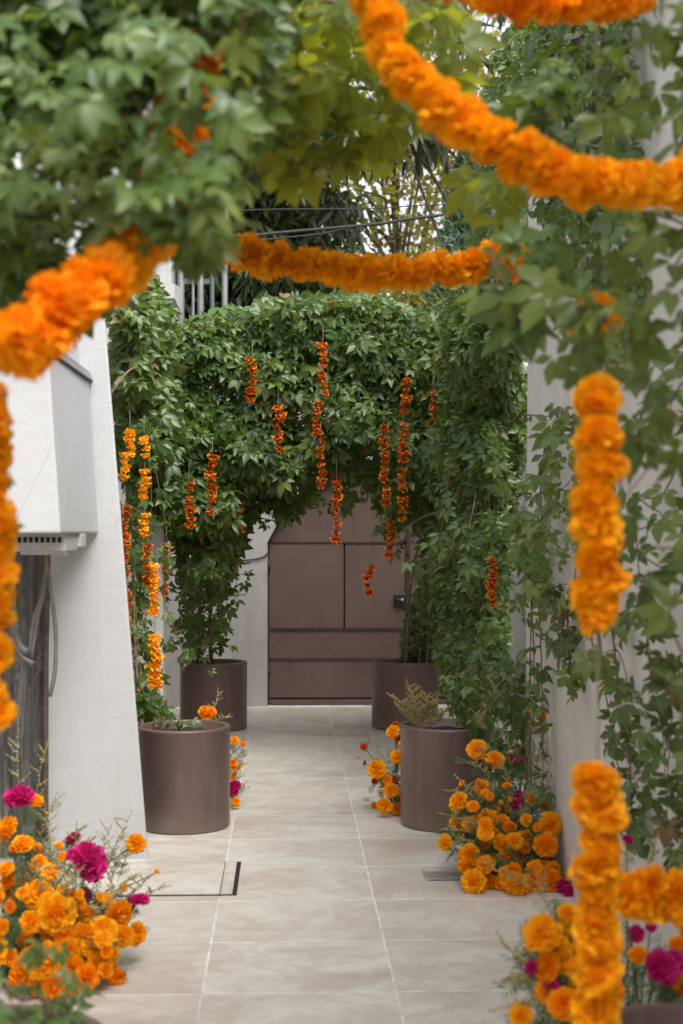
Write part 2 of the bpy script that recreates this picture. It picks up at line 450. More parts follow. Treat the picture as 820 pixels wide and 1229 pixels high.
def inside(poly, X, Y):
    c = np.zeros(len(X), dtype=bool); n = len(poly); j = n - 1
    for i in range(n):
        xi, yi = poly[i]; xj, yj = poly[j]
        if yi != yj:
            c ^= ((yi > Y) != (yj > Y)) & (X < (xj - xi) * (Y - yi) / (yj - yi) + xi)
        j = i
    return c
def edge_dist(poly, X, Y):
    d = np.full(len(X), 1e9); n = len(poly)
    for i in range(n):
        ax, ay = poly[i]; bx, by = poly[(i + 1) % n]; vx, vy = bx - ax, by - ay
        L = vx * vx + vy * vy + 1e-9; t = np.clip(((X - ax) * vx + (Y - ay) * vy) / L, 0, 1)
        d = np.minimum(d, np.hypot(X - ax - t * vx, Y - ay - t * vy))
    return d

class Vine:
    """a climbing plant: woody stems, leaves as parts and the rest of its foliage"""
    def __init__(s, loc, label, mat='leaf', group=None, name='creeper_vine', cat='vine'):
        s.root = thing(name, loc, label, cat, group); s.A = []; s.mat = mat; s.tw = MB()
    def stem(s, pts, r0, r1=None, seg=8):
        MB().tube(spline(pts, seg), r0, 7, r1).build('stem', M['vine_stem'], s.root, True)
    def add(s, P, out, size, tint, spread=.6, down=1.0, tscale=1.0):
        n = len(P); out = np.asarray(out, dtype=float)
        if out.ndim == 1: out = np.tile(out, (n, 1))
        N = out + rng.normal(0, spread, (n, 3)); D = np.array([0, 0, -1.0]) * down + out * .35 + rng.normal(0, .55, (n, 3))
        X, Y, Z = frames(N, D)
        S = size * rng.uniform(.55, 1.15, n); T = np.clip(rng.beta(2.2, 2.6, n) * tscale * .9 + tint, 0, .94)
        T = np.where(rng.random(n) < .02, 1.0, T)
        s.A.append((np.asarray(P, dtype=float), X, Y, Z, S, T))
        return s
    def patch(s, poly, Yref, Y0, Y1, n, size, out=(-.05, -.75, .55), tint=0.0, soft=60, lump=.25, skin=.65, **kw):
        """fills a mass outlined in the plane y = Yref and reaching from Y0 to Y1"""
        q = [W(x, y, Yref) for x, y in poly]; poly2 = [(p.x, p.z) for p in q]
        xs = [p[0] for p in poly2]; zs = [p[1] for p in poly2]
        k = 0; Ps = []
        while k < n:
            X = rng.uniform(min(xs), max(xs), n * 2); Z = rng.uniform(min(zs), max(zs), n * 2)
            ok = inside(poly2, X, Z); X, Z = X[ok], Z[ok]
            if len(X) == 0: continue
            e = edge_dist(poly2, X, Z) / (soft * Yref / FPX)
            b = np.sqrt(np.clip(e, 0.02, 1))
            lumps = lump * (np.sin(X * 9 + Z * 5) * np.sin(Z * 8 - X * 3.1 + 1.3)) * .5
            yf = np.clip(Y1 - (Y1 - Y0) * b * (1 - np.clip(lumps + .5 * lump, 0, .8)), Y0, Y1)
            f = rng.random(len(X)); Yv = np.where(f < skin, yf + np.abs(rng.normal(0, .09, len(X))), yf + (Y1 - yf) * rng.random(len(X)))
            Ps.append(np.stack([X, Yv, Z], 1)); k += len(X)
        P = np.concatenate(Ps)[:n]
        return s.add(P, out, size, tint, **kw)
    def wall_patch(s, poly, X, thick, n, size, out=(-.8, -.35, .45), tint=0.0, **kw):
        """leaves lying on the side wall x = X inside an outline on that wall"""
        q = [WX(x, y, X) for x, y in poly]; poly2 = [(p.y, p.z) for p in q]
        ys = [p[0] for p in poly2]; zs = [p[1] for p in poly2]; Ps = []; k = 0
        while k < n:
            Y = rng.uniform(min(ys), max(ys), n * 2); Z = rng.uniform(min(zs), max(zs), n * 2)
            ok = inside(poly2, Y, Z); Y, Z = Y[ok], Z[ok]
            e = np.clip(edge_dist(poly2, Y, Z) / .15, .1, 1)
            Ps.append(np.stack([X - thick * e * rng.random(len(Y)), Y, Z], 1)); k += len(Y)
        return s.add(np.concatenate(Ps)[:n], out, size, tint, **kw)
    def strand(s, pts, n, size, out=(-.3, -.7, .4), tint=0.05, r=.003, seg=8, jit=.035):
        c = spline(pts, seg); s.tw.tube(c, r, 4, r * .5, False)
        idx = np.linspace(0, len(c) - 1, n); P = []
        for i, t in enumerate(idx):
            a = c[int(t)]; b = c[min(int(t) + 1, len(c) - 1)]; p = a.lerp(b, t - int(t))
            P.append((p.x + rng.normal(0, jit), p.y + rng.normal(0, jit), p.z + rng.normal(0, jit * .5)))
        return s.add(np.array(P), out, size, tint, spread=.7)
    def finish(s, nobj=300, twigs=40):
        P, X, Y, Z, S, T = [np.concatenate([a[i] for a in s.A]) for i in range(6)]
        n = len(P)
        for _ in range(twigs):
            i = int(rng.integers(n)); used = {i}; chain = [Vector(P[i]) - Vector(Z[i]) * .02]; cur = P[i]
            for _k in range(6):
                d = np.linalg.norm(P - cur, axis=1); d[list(used)] = 9
                j = int(np.argmin(d + rng.random(n) * .05))
                if d[j] > .16: break
                used.add(j); cur = P[j]
                chain.append(Vector(P[j]) - Vector(Z[j]) * .02)
            if len(chain) > 2: s.tw.tube(spline(chain, 3), .0035, 4, .0015, False)
        if s.tw.v: tag(s.tw.build('twigs', M['twig'], s.root, True), kind='stuff')
        q = (P - np.array(CAM)) @ np.array(CAMR)
        px = 410 + FPX * q[:, 0] / -q[:, 2]; py = 614.5 - FPX * q[:, 1] / -q[:, 2]
        vis = (px > -10) & (px < 830) & (py > -10) & (py < 1240)
        score = np.where(vis, S / np.maximum(-q[:, 2], .1) * 1000, -1) - P[:, 1] * 8 + T
        order = np.argsort(-score); pick = order[:min(nobj, int(vis.sum()))]
        for i in pick:
            mt = Matrix(((X[i][0] * S[i], Y[i][0] * S[i], Z[i][0] * S[i], P[i][0]), (X[i][1] * S[i], Y[i][1] * S[i], Z[i][1] * S[i], P[i][1]),
                         (X[i][2] * S[i], Y[i][2] * S[i], Z[i][2] * S[i], P[i][2]), (0, 0, 0, 1)))
            link('leaf', leaf_mesh(int(rng.integers(8)), int(round(T[i] * 10)), s.mat), None, s.root, mt)
        rest = np.ones(n, dtype=bool); rest[pick] = False
        if rest.any():
            V, F, at = join_instances(LEAVES, P[rest], X[rest], Y[rest], Z[rest], S[rest], T[rest])
            tag(link('foliage', tri_mesh('foliage', V, F, at, True), M[s.mat], s.root), kind='stuff')
        return s.root

# ------------------------------------------------------------------ bloom prototypes (unit radius, axis +Z)
def make_bloom(rs, rings, core=.55, ruff=.16, wide=1.0, zs=1.0):
    V = []; F = []; T = []
    for el, n, L in rings:
        ph = rs.uniform(0, 6.28)
        for k in range(n):
            a = ph + 2 * math.pi * (k + rs.uniform(-.3, .3)) / n; e = R(el + rs.uniform(-9, 9)); l = L * rs.uniform(.86, 1.1)
            d = Vector((math.cos(a) * math.cos(e), math.sin(a) * math.cos(e), math.sin(e)))
            sd_ = Vector((-math.sin(a), math.cos(a), 0)); up = d.cross(sd_) * -1
            up = sd_.cross(d) * -1
            w = wide * l * rs.uniform(.15, .23); cr = rs.uniform(-.12, .2); tw = rs.uniform(-.4, .4); b = len(V)
            def q(t, u, z): return d * (l * t) + sd_ * (u * w) + up * (z * l + u * tw * w)
            for p, c in ((q(.12, 0, 0), 0), (q(.6, -.55, -.02), .5), (q(.6, .55, -.02), .5),
                         (q(.95, -.95, cr + rs.uniform(-ruff, ruff)), 1), (q(1.03, -.3, cr + rs.uniform(-ruff, ruff)), 1), (q(.97, .35, cr + rs.uniform(-ruff, ruff)), 1), (q(.93, .95, cr + rs.uniform(-ruff, ruff)), 1)):
                V.append((p.x, p.y, p.z * zs)); T.append(c)
            F += [(b, b + 1, b + 2), (b + 1, b + 3, b + 4), (b + 1, b + 4, b + 5), (b + 1, b + 5, b + 2), (b + 2, b + 5, b + 6)]
    if core:
        b = len(V)
        for i, (zz, rr) in enumerate(((-.5, .5), (0, .8), (.5, .6))):
            for k in range(7):
                th = 2 * math.pi * (k + i * .5) / 7; V.append((math.cos(th) * rr * core, math.sin(th) * rr * core, zz * core * zs)); T.append(.3)
        V += [(0, 0, -.7 * core * zs), (0, 0, .8 * core * zs)]; T += [.2, .4]
        for i in range(2):
            for k in range(7):
                k2 = (k + 1) % 7; F += [(b + i * 7 + k, b + i * 7 + k2, b + i * 7 + 7 + k2), (b + i * 7 + k, b + i * 7 + 7 + k2, b + i * 7 + 7 + k)]
        for k in range(7):
            k2 = (k + 1) % 7; F += [(b + 21, b + k2, b + k), (b + 22, b + 14 + k, b + 14 + k2)]
    return V, F, T
_rs = random.Random(5)
POM = [make_bloom(_rs, ((-48, 14, .82), (-28, 19, .96), (-9, 22, 1.02), (9, 22, 1.0), (26, 20, .98), (43, 17, .95), (60, 13, .9), (78, 7, .86)), ruff=.13) for _ in range(6)]
DISC = [make_bloom(_rs, ((-30, 16, .95), (-12, 18, 1.02), (6, 18, .95), (24, 15, .82), (44, 12, .7), (66, 8, .55)), core=.4) for _ in range(5)]
RUFF = [make_bloom(_rs, ((-56, 17, .86), (-36, 21, .97), (-16, 24, 1.02), (2, 25, 1.02), (20, 24, 1.02), (40, 20, .97), (60, 13, .85)), core=.62, ruff=.2, zs=.75) for _ in range(7)]
FRENCH = [make_bloom(_rs, ((-10, 13, 1.0), (16, 12, .9), (45, 9, .75)), core=.45, ruff=.14, wide=1.3, zs=1.25) for _ in range(4)]
CEL = [make_bloom(_rs, ((-40, 18, .8), (-20, 22, .95), (0, 24, 1.0), (18, 24, 1.0), (36, 22, .98), (54, 17, .95), (74, 9, .9)), core=.78, ruff=.34, wide=.8) for _ in range(3)]
_bm = {}
def bloom_mesh(kind, var, mat):
    k = (kind, var, mat)
    if k not in _bm:
        V, F, T = {'pom': POM, 'disc': DISC, 'ruff': RUFF, 'french': FRENCH, 'cel': CEL}[kind][var]
        me = tri_mesh('bloom', V, F, {'tint': T}); me.materials.append(M[mat]); _bm[k] = me
    return _bm[k]
NV = {'pom': 6, 'disc': 5, 'ruff': 7, 'french': 4, 'cel': 3}
def bloom(parent, p, axis, r, kind, mat, name='bloom', sz=1.0):
    q = Vector(axis).normalized().to_track_quat('Z', 'Y').to_matrix().to_4x4()
    Mt = Matrix.Translation(p) @ q @ Matrix.Rotation(random.uniform(0, 6.28), 4, 'Z') @ Matrix.Diagonal((r, r, r * sz, 1))
    return link(name, bloom_mesh(kind, random.randrange(NV[kind]), mat), None, parent, Mt)

# ================================================================== SETTING
gm = MB(); gm.v = [(-400, -400, -.05), (400, -400, -.05), (400, 800, -.05), (-400, 800, -.05)]; gm.f = [(0, 1, 2, 3)]
tag(gm.build('ground', M['earth']), kind='structure')
floor = MB().quad_box(-2.1, 2.1, -3.0, 11.9, -.04, -.0012).build('pavement', M['grout'])
tag(floor, 'sandstone slab pavement with pale grout joints', kind='structure')
XJ = [-2.061, -1.461, -.861, -.261, .34, .94, 1.54, 2.08]
Y0R = 4.42 - .553 * 13
_slabs = {}
for r in range(28):
    ya = Y0R + r * .553; yb = ya + .553
    if yb > 11.88: yb = 11.88
    if ya > 11.5: break
    for c in range(len(XJ) - 1):
        if r == 15 and False: continue
        x0, x1 = XJ[c] + .0032, XJ[c + 1] - .0032; w, d = x1 - x0, yb - ya - .011
        k = (round(w, 3), round(d, 3))
        if k not in _slabs: _slabs[k] = MB().quad_box(-w / 2, w / 2, -d / 2, d / 2, -.03, 0).mesh('slab')
        dz = random.uniform(-.0004, .0004)
        link('slab', _slabs[k], M['tile'], floor, Matrix.Translation(((x0 + x1) / 2, ya + .0055 + d / 2, dz)))

# access hatch set in the paving
h0, h1 = WZ(165, 1073), WZ(285, 1035)
hx0, hx1, hy0, hy1 = -1.0, -.205, 5.62, 6.16
hatch = thing('floor_hatch', (hx0, hy0, 0), 'rectangular stone access hatch with dark open joint set in the paving before the white buttress', 'hatch')
MB().quad_box(hx0, hx1 + .010, hy0 - .012, hy1 + .016, -.03, .0022).build('joint', M['dark'], hatch)
MB().quad_box(hx0, -.264, hy0, hy1, -.02, .0052).build('lid', M['tile'], hatch)
MB().quad_box(-.260, hx1 - .008, hy0, hy1, -.02, .0052).build('lid', M['tile'], hatch)
# drain grate
dx, dy = WZ(533, 1052).x, WZ(533, 1052).y
dr = thing('drain_grate', (dx, dy, 0), 'small dark metal drain grate flush with the paving beside the marigolds', 'drain')
MB().quad_box(dx - .075, dx + .075, dy - .07, dy + .07, -.03, .003).build('tray', M['dark'], dr)
for i in range(6):
    yy = dy - .06 + i * .024
    MB().quad_box(dx - .07, dx + .07, yy - .007, yy + .007, -.01, .0065).build('slat', M['drain'], dr)
fr = MB(); fr.quad_box(dx - .082, dx - .07, dy - .08, dy + .08, -.02, .0085); fr.quad_box(dx + .07, dx + .082, dy - .08, dy + .08, -.02, .0085)
fr.build('frame', M['drain'], dr)

# ---- right garden wall
rw = MB(); rw.hexa([(1.12, -4, -.04), (1.5, -4, -.04), (1.5, 6.08, -.04), (1.12, 6.08, -.04)], [(1.15, -4, 3.7), (1.5, -4, 3.7), (1.5, 6.08, 3.7), (1.15, 6.08, 3.7)])
tag(rw.build('garden_wall', M['right_wall'], bevel=.012), 'tall pale rendered garden wall draped with trailing creeper', 'wall')
rw = MB(); rw.hexa([(1.125, 6.09, -.04), (1.5, 6.09, -.04), (1.5, 6.72, -.04), (1.125, 6.72, -.04)], [(1.15, 6.09, 3.3), (1.5, 6.09, 3.3), (1.5, 6.72, 3.3), (1.15, 6.72, 3.3)])
tag(rw.build('wall_pier', M['right_wall'], bevel=.02), 'pale rendered pier ending the garden wall by the ivy', 'wall')
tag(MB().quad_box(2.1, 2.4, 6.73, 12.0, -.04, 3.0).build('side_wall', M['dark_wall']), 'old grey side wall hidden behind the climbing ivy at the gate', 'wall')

# ---- back wall with arched gate
YB = 11.7
gx0, gx1 = W(321, 700, YB).x, W(612, 700, YB).x
c0 = W(467, 716, YB); rad = c0.x - gx0 + .02
zsp = W(324, 651, YB).z
def arc(r, x0, x1, n=28):
    xs = [x0 + (x1 - x0) * i / n for i in range(n + 1)]
    return [(x, c0.z + math.sqrt(max(r * r - (x - c0.x) ** 2, 0))) for x in xs]
rr = math.hypot(gx0 - c0.x, zsp - c0.z); gx1 = 2 * c0.x - gx0
HB = 2.72
bw = thing('back_wall', (0, YB, 0), 'grey plastered end wall with an arched gateway', 'wall')
top = arc(rr, gx0, gx1)
left = MB().prism_y([(-2.4, -.04), (gx0, -.04), (gx0, HB), (-2.4, HB)], YB, YB + .35)
left.build('masonry', M['back_wall'], bw)
MB().prism_y([(gx1, -.04), (2.6, -.04), (2.6, HB), (gx1, HB)], YB, YB + .35).build('masonry', M['back_wall'], bw)
sp = MB()
for (xa, za), (xb, zb) in zip(top, top[1:]):
    sp.prism_y([(xa, za), (xb, zb), (xb, HB), (xa, HB)], YB + .002, YB + .35)
sp.build('spandrel', M['back_wall'], bw)
MB().quad_box(-2.45, 2.65, YB - .05, YB + .4, HB, HB + .08).build('coping', M['concrete'], bw)

gate = thing('arched_gate', (c0.x, YB + .12, 0), 'mauve brown sheet steel double gate with arched top closing the passage', 'gate')
YG = YB + .10
def zz(y): return W(400, y, YB).z
g = .006
xm = W(489, 700, YB).x; xc = W(414, 700, YB).x
z_b, z1, z2, z3 = .05, zz(793), zz(756), zz(651)
def panel(x0, x1, z0, z1, dy=0): MB().quad_box(x0 + g, x1 - g, YG + dy, YG + .03 + dy, z0 + g, z1 - g).build('panel', M['gate'], gate, bevel=.004)
panel(gx0 + .01, xm, z_b, z1); panel(gx0 + .01, xm, z1, z2, .006); panel(gx0 + .01, xc, z2, z3); panel(xc, xm, z2, z3, .004)
panel(xm + .02, gx1 - .01, z_b, z1); panel(xm + .02, gx1 - .01, z1, z2, .006); panel(xm + .02, gx1 - .01, z2, z3)
def arch_panel(x0, x1):
    a = arc(rr - .012, x0, x1, 20); poly = [(x0, z3 + g), (x1, z3 + g)] + [(x, max(z, z3 + g + .001)) for x, z in reversed(a)]
    MB().prism_y(poly, YG + .004, YG + .034).build('panel', M['gate'], gate)
arch_panel(gx0 + .02, xm - g); arch_panel(xm + .02 + g, gx1 - .02)
MB().quad_box(xm - .004, xm + .024, YG - .012, YG + .04, .02, zz(565)).build('meeting_stile', M['gate_frame'], gate)
fb = MB(); fb.tube([(x, YG + .01, z) for x, z in arc(rr - .008, gx0 + .008, gx1 - .008, 40)], .014, 6)
fb.quad_box(gx0 + .001, gx0 + .016, YG - .004, YG + .04, .0, z3); fb.quad_box(gx1 - .016, gx1 - .001, YG - .004, YG + .04, .0, z3)
fb.build('frame', M['gate_frame'], gate)
MB().quad_box(gx0, gx1, YG + .045, YG + .06, .0, z3).build('backing_sheet', M['gate_frame'], gate)
for z in (z1, z2, z3):
    MB().quad_box(gx0 + .017, xm - .005, YG - .006, YG + .002, z - .008, z + .006).build('rail', M['gate_frame'], gate)
MB().quad_box(gx0 + .02, gx1 - .02, YG - .02, YG + .02, .006, .045).build('bottom_rail', M['gate'], gate)
for z in (.28, 1.15):
    MB().tube([(gx0 + .012, YG - .014, z - .05), (gx0 + .012, YG - .014, z + .05)], .012, 8).build('hinge', M['gate_frame'], gate, True)
hp = W(481, 720, YG); lk = MB()
lk.quad_box(hp.x - .055, hp.x + .05, YG - .02, YG - .002, hp.z - .055, hp.z + .055)
lk = lk.build('lock_plate', M['black_metal'], gate, bevel=.008)
MB().tube([(hp.x + .01, YG - .02, hp.z), (hp.x + .01, YG - .06, hp.z)], .016, 10).build('knob', M['galv'], lk, True)
MB().tube([(hp.x - .06, YG - .03, hp.z + .0), (hp.x + .04, YG - .03, hp.z + .0)], .008, 8).build('bolt', M['black_metal'], lk, True)

# ---- left boundary wall, white buttress, hood
tag(MB().quad_box(-2.0, -1.75, -4, 6.2, -.04, 4.2).build('house_wall', M['white_wall']), 'white stuccoed house wall along the passage behind the buttress', 'wall')
tag(MB().quad_box(-1.75, -1.4, 6.62, 11.69, -.04, 2.9).build('courtyard_wall', M['back_wall']), 'grey plaster side wall behind the white post and vines', 'wall')
YF = 6.25
bt = thing('wall_buttress', (-1.0, YF, 0), 'tall white stuccoed buttress with battered edge', 'wall')
xr0, xr1 = -.597, -.945
b = MB(); b.hexa([(-1.06, YF, -.04), (xr0, YF, -.04), (xr0 - .055, YF + .34, -.04), (-1.06, YF + .34, -.04)],
                 [(-1.06, YF, 4.2), (xr1, YF, 4.2), (xr1 - .07, YF + .34, 4.2), (-1.06, YF + .34, 4.2)])
b.build('shaft', M['white_wall'], bt, bevel=.012)
b = MB(); b.hexa([(-1.749, YF + .06, 1.35), (-1.061, YF + .06, 1.35), (-1.061, YF + .34, 1.35), (-1.749, YF + .34, 1.35)],
                 [(-1.749, YF + .06, 4.2), (-1.061, YF + .06, 4.2), (-1.061, YF + .34, 4.2), (-1.749, YF + .34, 4.2)])
b.build('upper_wall', M['white_wall'], bt)
pn = MB(); nx, nz = 26, 44
for j in range(nz + 1):
    for i in range(nx + 1):
        x = -1.749 + (.687) * i / nx; z_ = 1.349 * j / nz
        pn.v.append((x, YF + .045 + .02 * math.sin(x * 31 + math.sin(z_ * 3) * 1.4) * math.sin(z_ * 2.2 + x * 9) + random.uniform(-.007, .007) + .015 * math.sin(z_ * 5 + x * 4), z_))
for j in range(nz):
    for i in range(nx):
        k = j * (nx + 1) + i; pn.f.append((k, k + 1, k + nx + 2, k + nx + 1))
k0 = len(pn.v); pn.v += [(-1.749, YF + .3, 0), (-1.062, YF + .3, 0), (-1.062, YF + .3, 1.349), (-1.749, YF + .3, 1.349)]; pn.f.append((k0, k0 + 3, k0 + 2, k0 + 1))
tag(pn.build('weathered_panel', M['board'], None, True), 'rough weathered grey panel in the recess under the water heater', 'panel')
hd = thing('heater_hood', (-1.0, 5.2, 1.42), 'white boxed hood jutting from the buttress over the water heater', 'hood')
b = MB(); b.hexa([(-1.745, 5.2, 1.42), (-.82, 5.2, 1.42), (-.82, YF - .003, 1.42), (-1.745, YF - .003, 1.42)],
                 [(-1.745, 5.24, 2.085), (-.872, 5.24, 2.085), (-.862, YF - .003, 2.085), (-1.745, YF - .003, 2.085)])
b.build('box', M['white_wall'], hd, bevel=.008)
b = MB(); b.hexa([(-1.745, 5.19, 2.087), (-.862, 5.19, 2.087), (-.845, YF - .003, 2.087), (-1.745, YF - .003, 2.087)],
                 [(-1.745, 5.2, 2.125), (-.872, 5.2, 2.125), (-.86, YF - .003, 2.125), (-1.745, YF - .003, 2.125)])
b.build('drip_edge', M['galv'], hd)
b = MB(); b.hexa([(-1.745, 5.26, 2.127), (-.93, 5.26, 2.127), (-.90, YF - .003, 2.127), (-1.745, YF - .003, 2.127)],
                 [(-1.745, 5.5, 3.3), (-1.06, 5.5, 3.3), (-1.0, YF - .003, 3.3), (-1.745, YF - .003, 3.3)])
b.build('flue_cover', M['white_wall'], hd, bevel=.008)

# water heater below the hood
ht = thing('water_heater', (-.93, 5.5, 1.35), 'grey water heater casing with row of vent slots below the white hood', 'water heater')
hb = .003
MB().quad_box(-1.03, -.835, 5.42, 5.72, 1.352, 1.419).build('casing', M['casing'], ht, bevel=.004)
MB().quad_box(-.85, -.82, 5.721, 5.86, 1.365, 1.419).build('bracket', M['casing'], ht, bevel=.003)
for i in range(8):
    x = -1.015 + i * .0215
    MB().quad_box(x, x + .012, 5.414, 5.43, 1.385, 1.406).build('vent_slot', M['dark'], ht)
MB().quad_box(-1.01, -.84, 5.45, 5.5, 1.338, 1.351).build('lower_flange', M['casing'], ht)
def pipe(name, pts, r, m, Y=5.62, par=ht, n=8):
    q = [W(x, y, yy if yy else Y) for x, y, yy in pts]
    return MB().tube(spline(q, 6), r, n).build(name, M[m], par, True)
pipe('valve', [(57, 655, 0), (57, 685, 0)], .013, 'brass')
pipe('supply_hose', [(56, 680, 0), (62, 715, 0), (67, 760, 0), (66, 805, 0), (60, 836, 0)], .0085, 'hose')
pipe('drain_hose', [(55, 682, 0), (50, 715, 0), (40, 745, 0), (35, 785, 0)], .0085, 'hose')
pipe('drain_hose', [(57, 684, 0), (53, 712, 0), (45, 742, 0), (38, 790, 0)], .007, 'hose')
pipe('gas_pipe', [(57, 690, 5.95), (56, 740, 6.1), (55, 810, 6.15), (55, 1010, 6.2)], .013, 'trunk')
pipe('gas_hose', [(12, 700, 0), (16, 740, 0), (22, 772, 0), (33, 783, 0)], .015, 'hose')
pipe('gas_hose', [(14, 755, 0), (24, 785, 0), (40, 797, 0)], .011, 'hose')
pipe('feed_pipe', [(18, 640, 0), (18, 690, 0), (19, 745, 0)], .014, 'brass')
pipe('feed_pipe', [(12, 640, 0), (12, 700, 0)], .012, 'galv')
pipe('tap_handle', [(9, 692, 0), (15, 699, 0), (23, 700, 0)], .009, 'red')
for y in (735, 742, 751): pipe('coupling', [(16, y, 0), (22, y + 1, 0)], .011, 'galv')

# white post behind the vines on the left
pt = MB(); a = W(167, 700, 8.9); c = W(200, 700, 8.9)
pt.hexa([(a.x - .02, 8.9, -.04), (c.x - .02, 8.9, -.04), (c.x - .02, 9.1, -.04), (a.x - .02, 9.1, -.04)], [(a.x - .02, 8.9, 2.6), (c.x - .02, 8.9, 2.6), (c.x - .02, 9.1, 2.6), (a.x - .02, 9.1, 2.6)])
tag(pt.build('garden_post', M['white_wall'], bevel=.01), 'white rendered post half hidden by creeper and marigold garlands', 'post')
# thin cable on the end wall
cb = MB(); cb.tube(spline([W(190, 668, YB - .012), W(250, 672, YB - .012), W(285, 673, YB - .012), W(312, 670, YB - .012), W(322, 664, YB - .012)], 6), .006, 6)
tag(cb.build('wall_cable', M['cable'], None, True), 'thin dark cable sagging across the grey end wall beside the gate', 'cable')

# ---- building behind the arch on the left: pier, corbel, steel poles
bl = thing('back_building', (-1.6, 13.0, 0), 'grey concrete pier of a building with a corbel behind the vine arch', 'building')
a = W(178, 300, 13.0); c = W(206, 300, 13.0)
MB().quad_box(a.x, c.x, 13.0, 13.5, -.04, 6.5).build('pier', M['concrete'], bl, bevel=.015)
q = W(208, 360, 12.8)
b = MB(); b.hexa([(c.x - .12, 12.7, q.z + .0), (c.x + .05, 12.7, q.z - .0), (c.x + .10, 12.999, q.z - .1), (c.x - .12, 12.999, q.z - .1)],
                 [(c.x - .12, 12.7, q.z + .13), (c.x + .05, 12.7, q.z + .13), (c.x + .10, 12.999, q.z + .13), (c.x - .12, 12.999, q.z + .13)])
b.build('corbel', M['concrete'], bl)
MB().quad_box(-5.5, a.x - .001, 13.05, 13.4, -.04, 6.5).build('wall', M['concrete'], bl)
for x, r, mt, lab in ((217, .036, 'pole', 'thick grey steel pole next to the concrete pier'), (232, .014, 'pole', 'thinnest grey steel rod among the poles'), (241, .030, 'pole', 'grey steel pole between the thin rod and the green post'), (255, .022, 'conifer_post', 'slim dark green post between grey poles behind the vine arch'), (270, .028, 'pole', 'pale steel pole standing farthest from the concrete pier')):
    if mt == 'conifer_post':
        M.setdefault('conifer_post', plain('dark_green_paint', (0.05, 0.08, 0.07), 0.5))
    p = W(x, 300, 13.3)
    o = thing('steel_pole', (p.x, 13.3, 0), lab, 'pole', 'steel poles behind the arch')
    MB().tube([(p.x, 13.3, -.04), (p.x, 13.3, 6.2)], r, 10).build('shaft', M[mt], o, True)
    MB().tube([(p.x, 13.3, -.04), (p.x, 13.3, .02)], r * 2.2, 10).build('base_plate', M[mt], o, True)
p = W(225, 340, 13.32)
MB().quad_box(W(217, 340, 13.3).x, W(255, 340, 13.3).x, 13.34, 13.37, p.z, p.z + .05).build('crossbar', M['pole'], o)

# ================================================================== TREES BEHIND
def leaf_cloud(name, parent, mat, clumps, n, size, protos, sig=.35, droop=.4, seed_t=0.0, tmax=1.0):
    C = np.array([c[0] for c in clumps]); Rr = np.array([c[1] for c in clumps]); k = rng.integers(0, len(C), n)
    u = rng.normal(0, 1, (n, 3)); u /= np.linalg.norm(u, axis=1, keepdims=True)
    P = C[k] + u * Rr[k][:, None] * (rng.random((n, 1)) ** .4)
    N = u * .5 + np.array([0, 0, .6]) + rng.normal(0, .5, (n, 3)); D = u * .6 + rng.normal(0, .5, (n, 3)) + np.array([0, 0, -droop])
    X, Y, Z = frames(N, D)
    T = np.clip(rng.beta(2, 2.5, n) + seed_t, 0, tmax)
    V, F, at = join_instances(protos, P, X, Y, Z, size * rng.uniform(.6, 1.2, n), T)
    return tag(link(name, tri_mesh(name, V, F, at, True), M[mat], parent), kind='stuff')
def tree(name, label, base, height, crowns, n, size, mat, protos, clump_n=60, clump_r=.4, droop=.4, group=None, tr=.12, tmax=1.0):
    t = thing(name, base, label, 'tree', group); base = Vector(base)
    topc = Vector(crowns[0][0]); MB().tube(spline([base, base.lerp(topc, .5) + Vector((.1, 0, 0)), topc + Vector((0, 0, -.2))], 6), tr, 8, tr * .35).build('trunk', M['trunk'], t, True)
    clumps = []; lim = 0
    for c, rad in crowns:
        for _ in range(max(3, int(clump_n * len(crowns) ** -1))):
            u = Vector((random.gauss(0, 1), random.gauss(0, 1), random.gauss(0, 1))).normalized() * random.random() ** .35
            p = Vector((c[0] + u.x * rad[0], c[1] + u.y * rad[1], c[2] + u.z * rad[2]))
            clumps.append((p, clump_r * random.uniform(.6, 1.3)))
            if lim < 16 and random.random() < .35:
                lim += 1
                MB().tube(spline([topc.lerp(base, random.uniform(.02, .35)), (topc + p) / 2 + Vector((0, 0, -.1)), p], 4), tr * .35, 5, tr * .08).build('limb', M['trunk'], t, True)
    leaf_cloud('crown', t, mat, clumps, n, size, protos, droop=droop, tmax=tmax)
    return t
c = W(350, 210, 15)
tree('broadleaf_tree', 'dark tree with long drooping leaves behind the arch and poles', (c.x, 15, -.05), 5, [((c.x - .1, 15, c.z + .1), (.85, .9, 1.7)), ((c.x - 1.0, 15.2, c.z - .2), (.9, 1.0, 1.9)), ((c.x + .1, 15, c.z + 2.6), (1.5, 1.0, 1.0)), ((c.x - .6, 15.4, c.z - 1.2), (1.1, .7, .6))], 12500, .25, 'tree_dark', LONG, 150, .40, 1.2, tr=.10)
c = W(230, 300, 17)
tree('evergreen_tree', 'dense dark evergreen filling the gaps between the steel poles', (c.x, 17, -.05), 5, [((c.x + .3, 17, c.z), (1.6, .8, 2.2)), ((c.x - 1.5, 17, c.z), (1.6, .8, 2.2))], 9000, .2, 'tree_dark', SIMPLE, 130, .4, .6, tr=.12)
c = W(480, 335, 17)
tree('garden_shrub', 'pale green shrub showing low above the arch before the yellow tree', (c.x, 17, -.05), 3, [((c.x, 17, c.z - .5), (1.3, .6, .75))], 2600, .12, 'tree_yellow', SIMPLE, 50, .25, .4, tr=.05, tmax=.45)
c = W(470, 210, 24)
tree('yellowing_tree', 'yellow green tree with sky showing through its thin crown', (c.x + .3, 24, -.05), 8, [((c.x, 24, c.z), (3.0, 1.2, 3.4))], 8000, .17, 'tree_yellow', SIMPLE, 130, .6, .6, tr=.10)
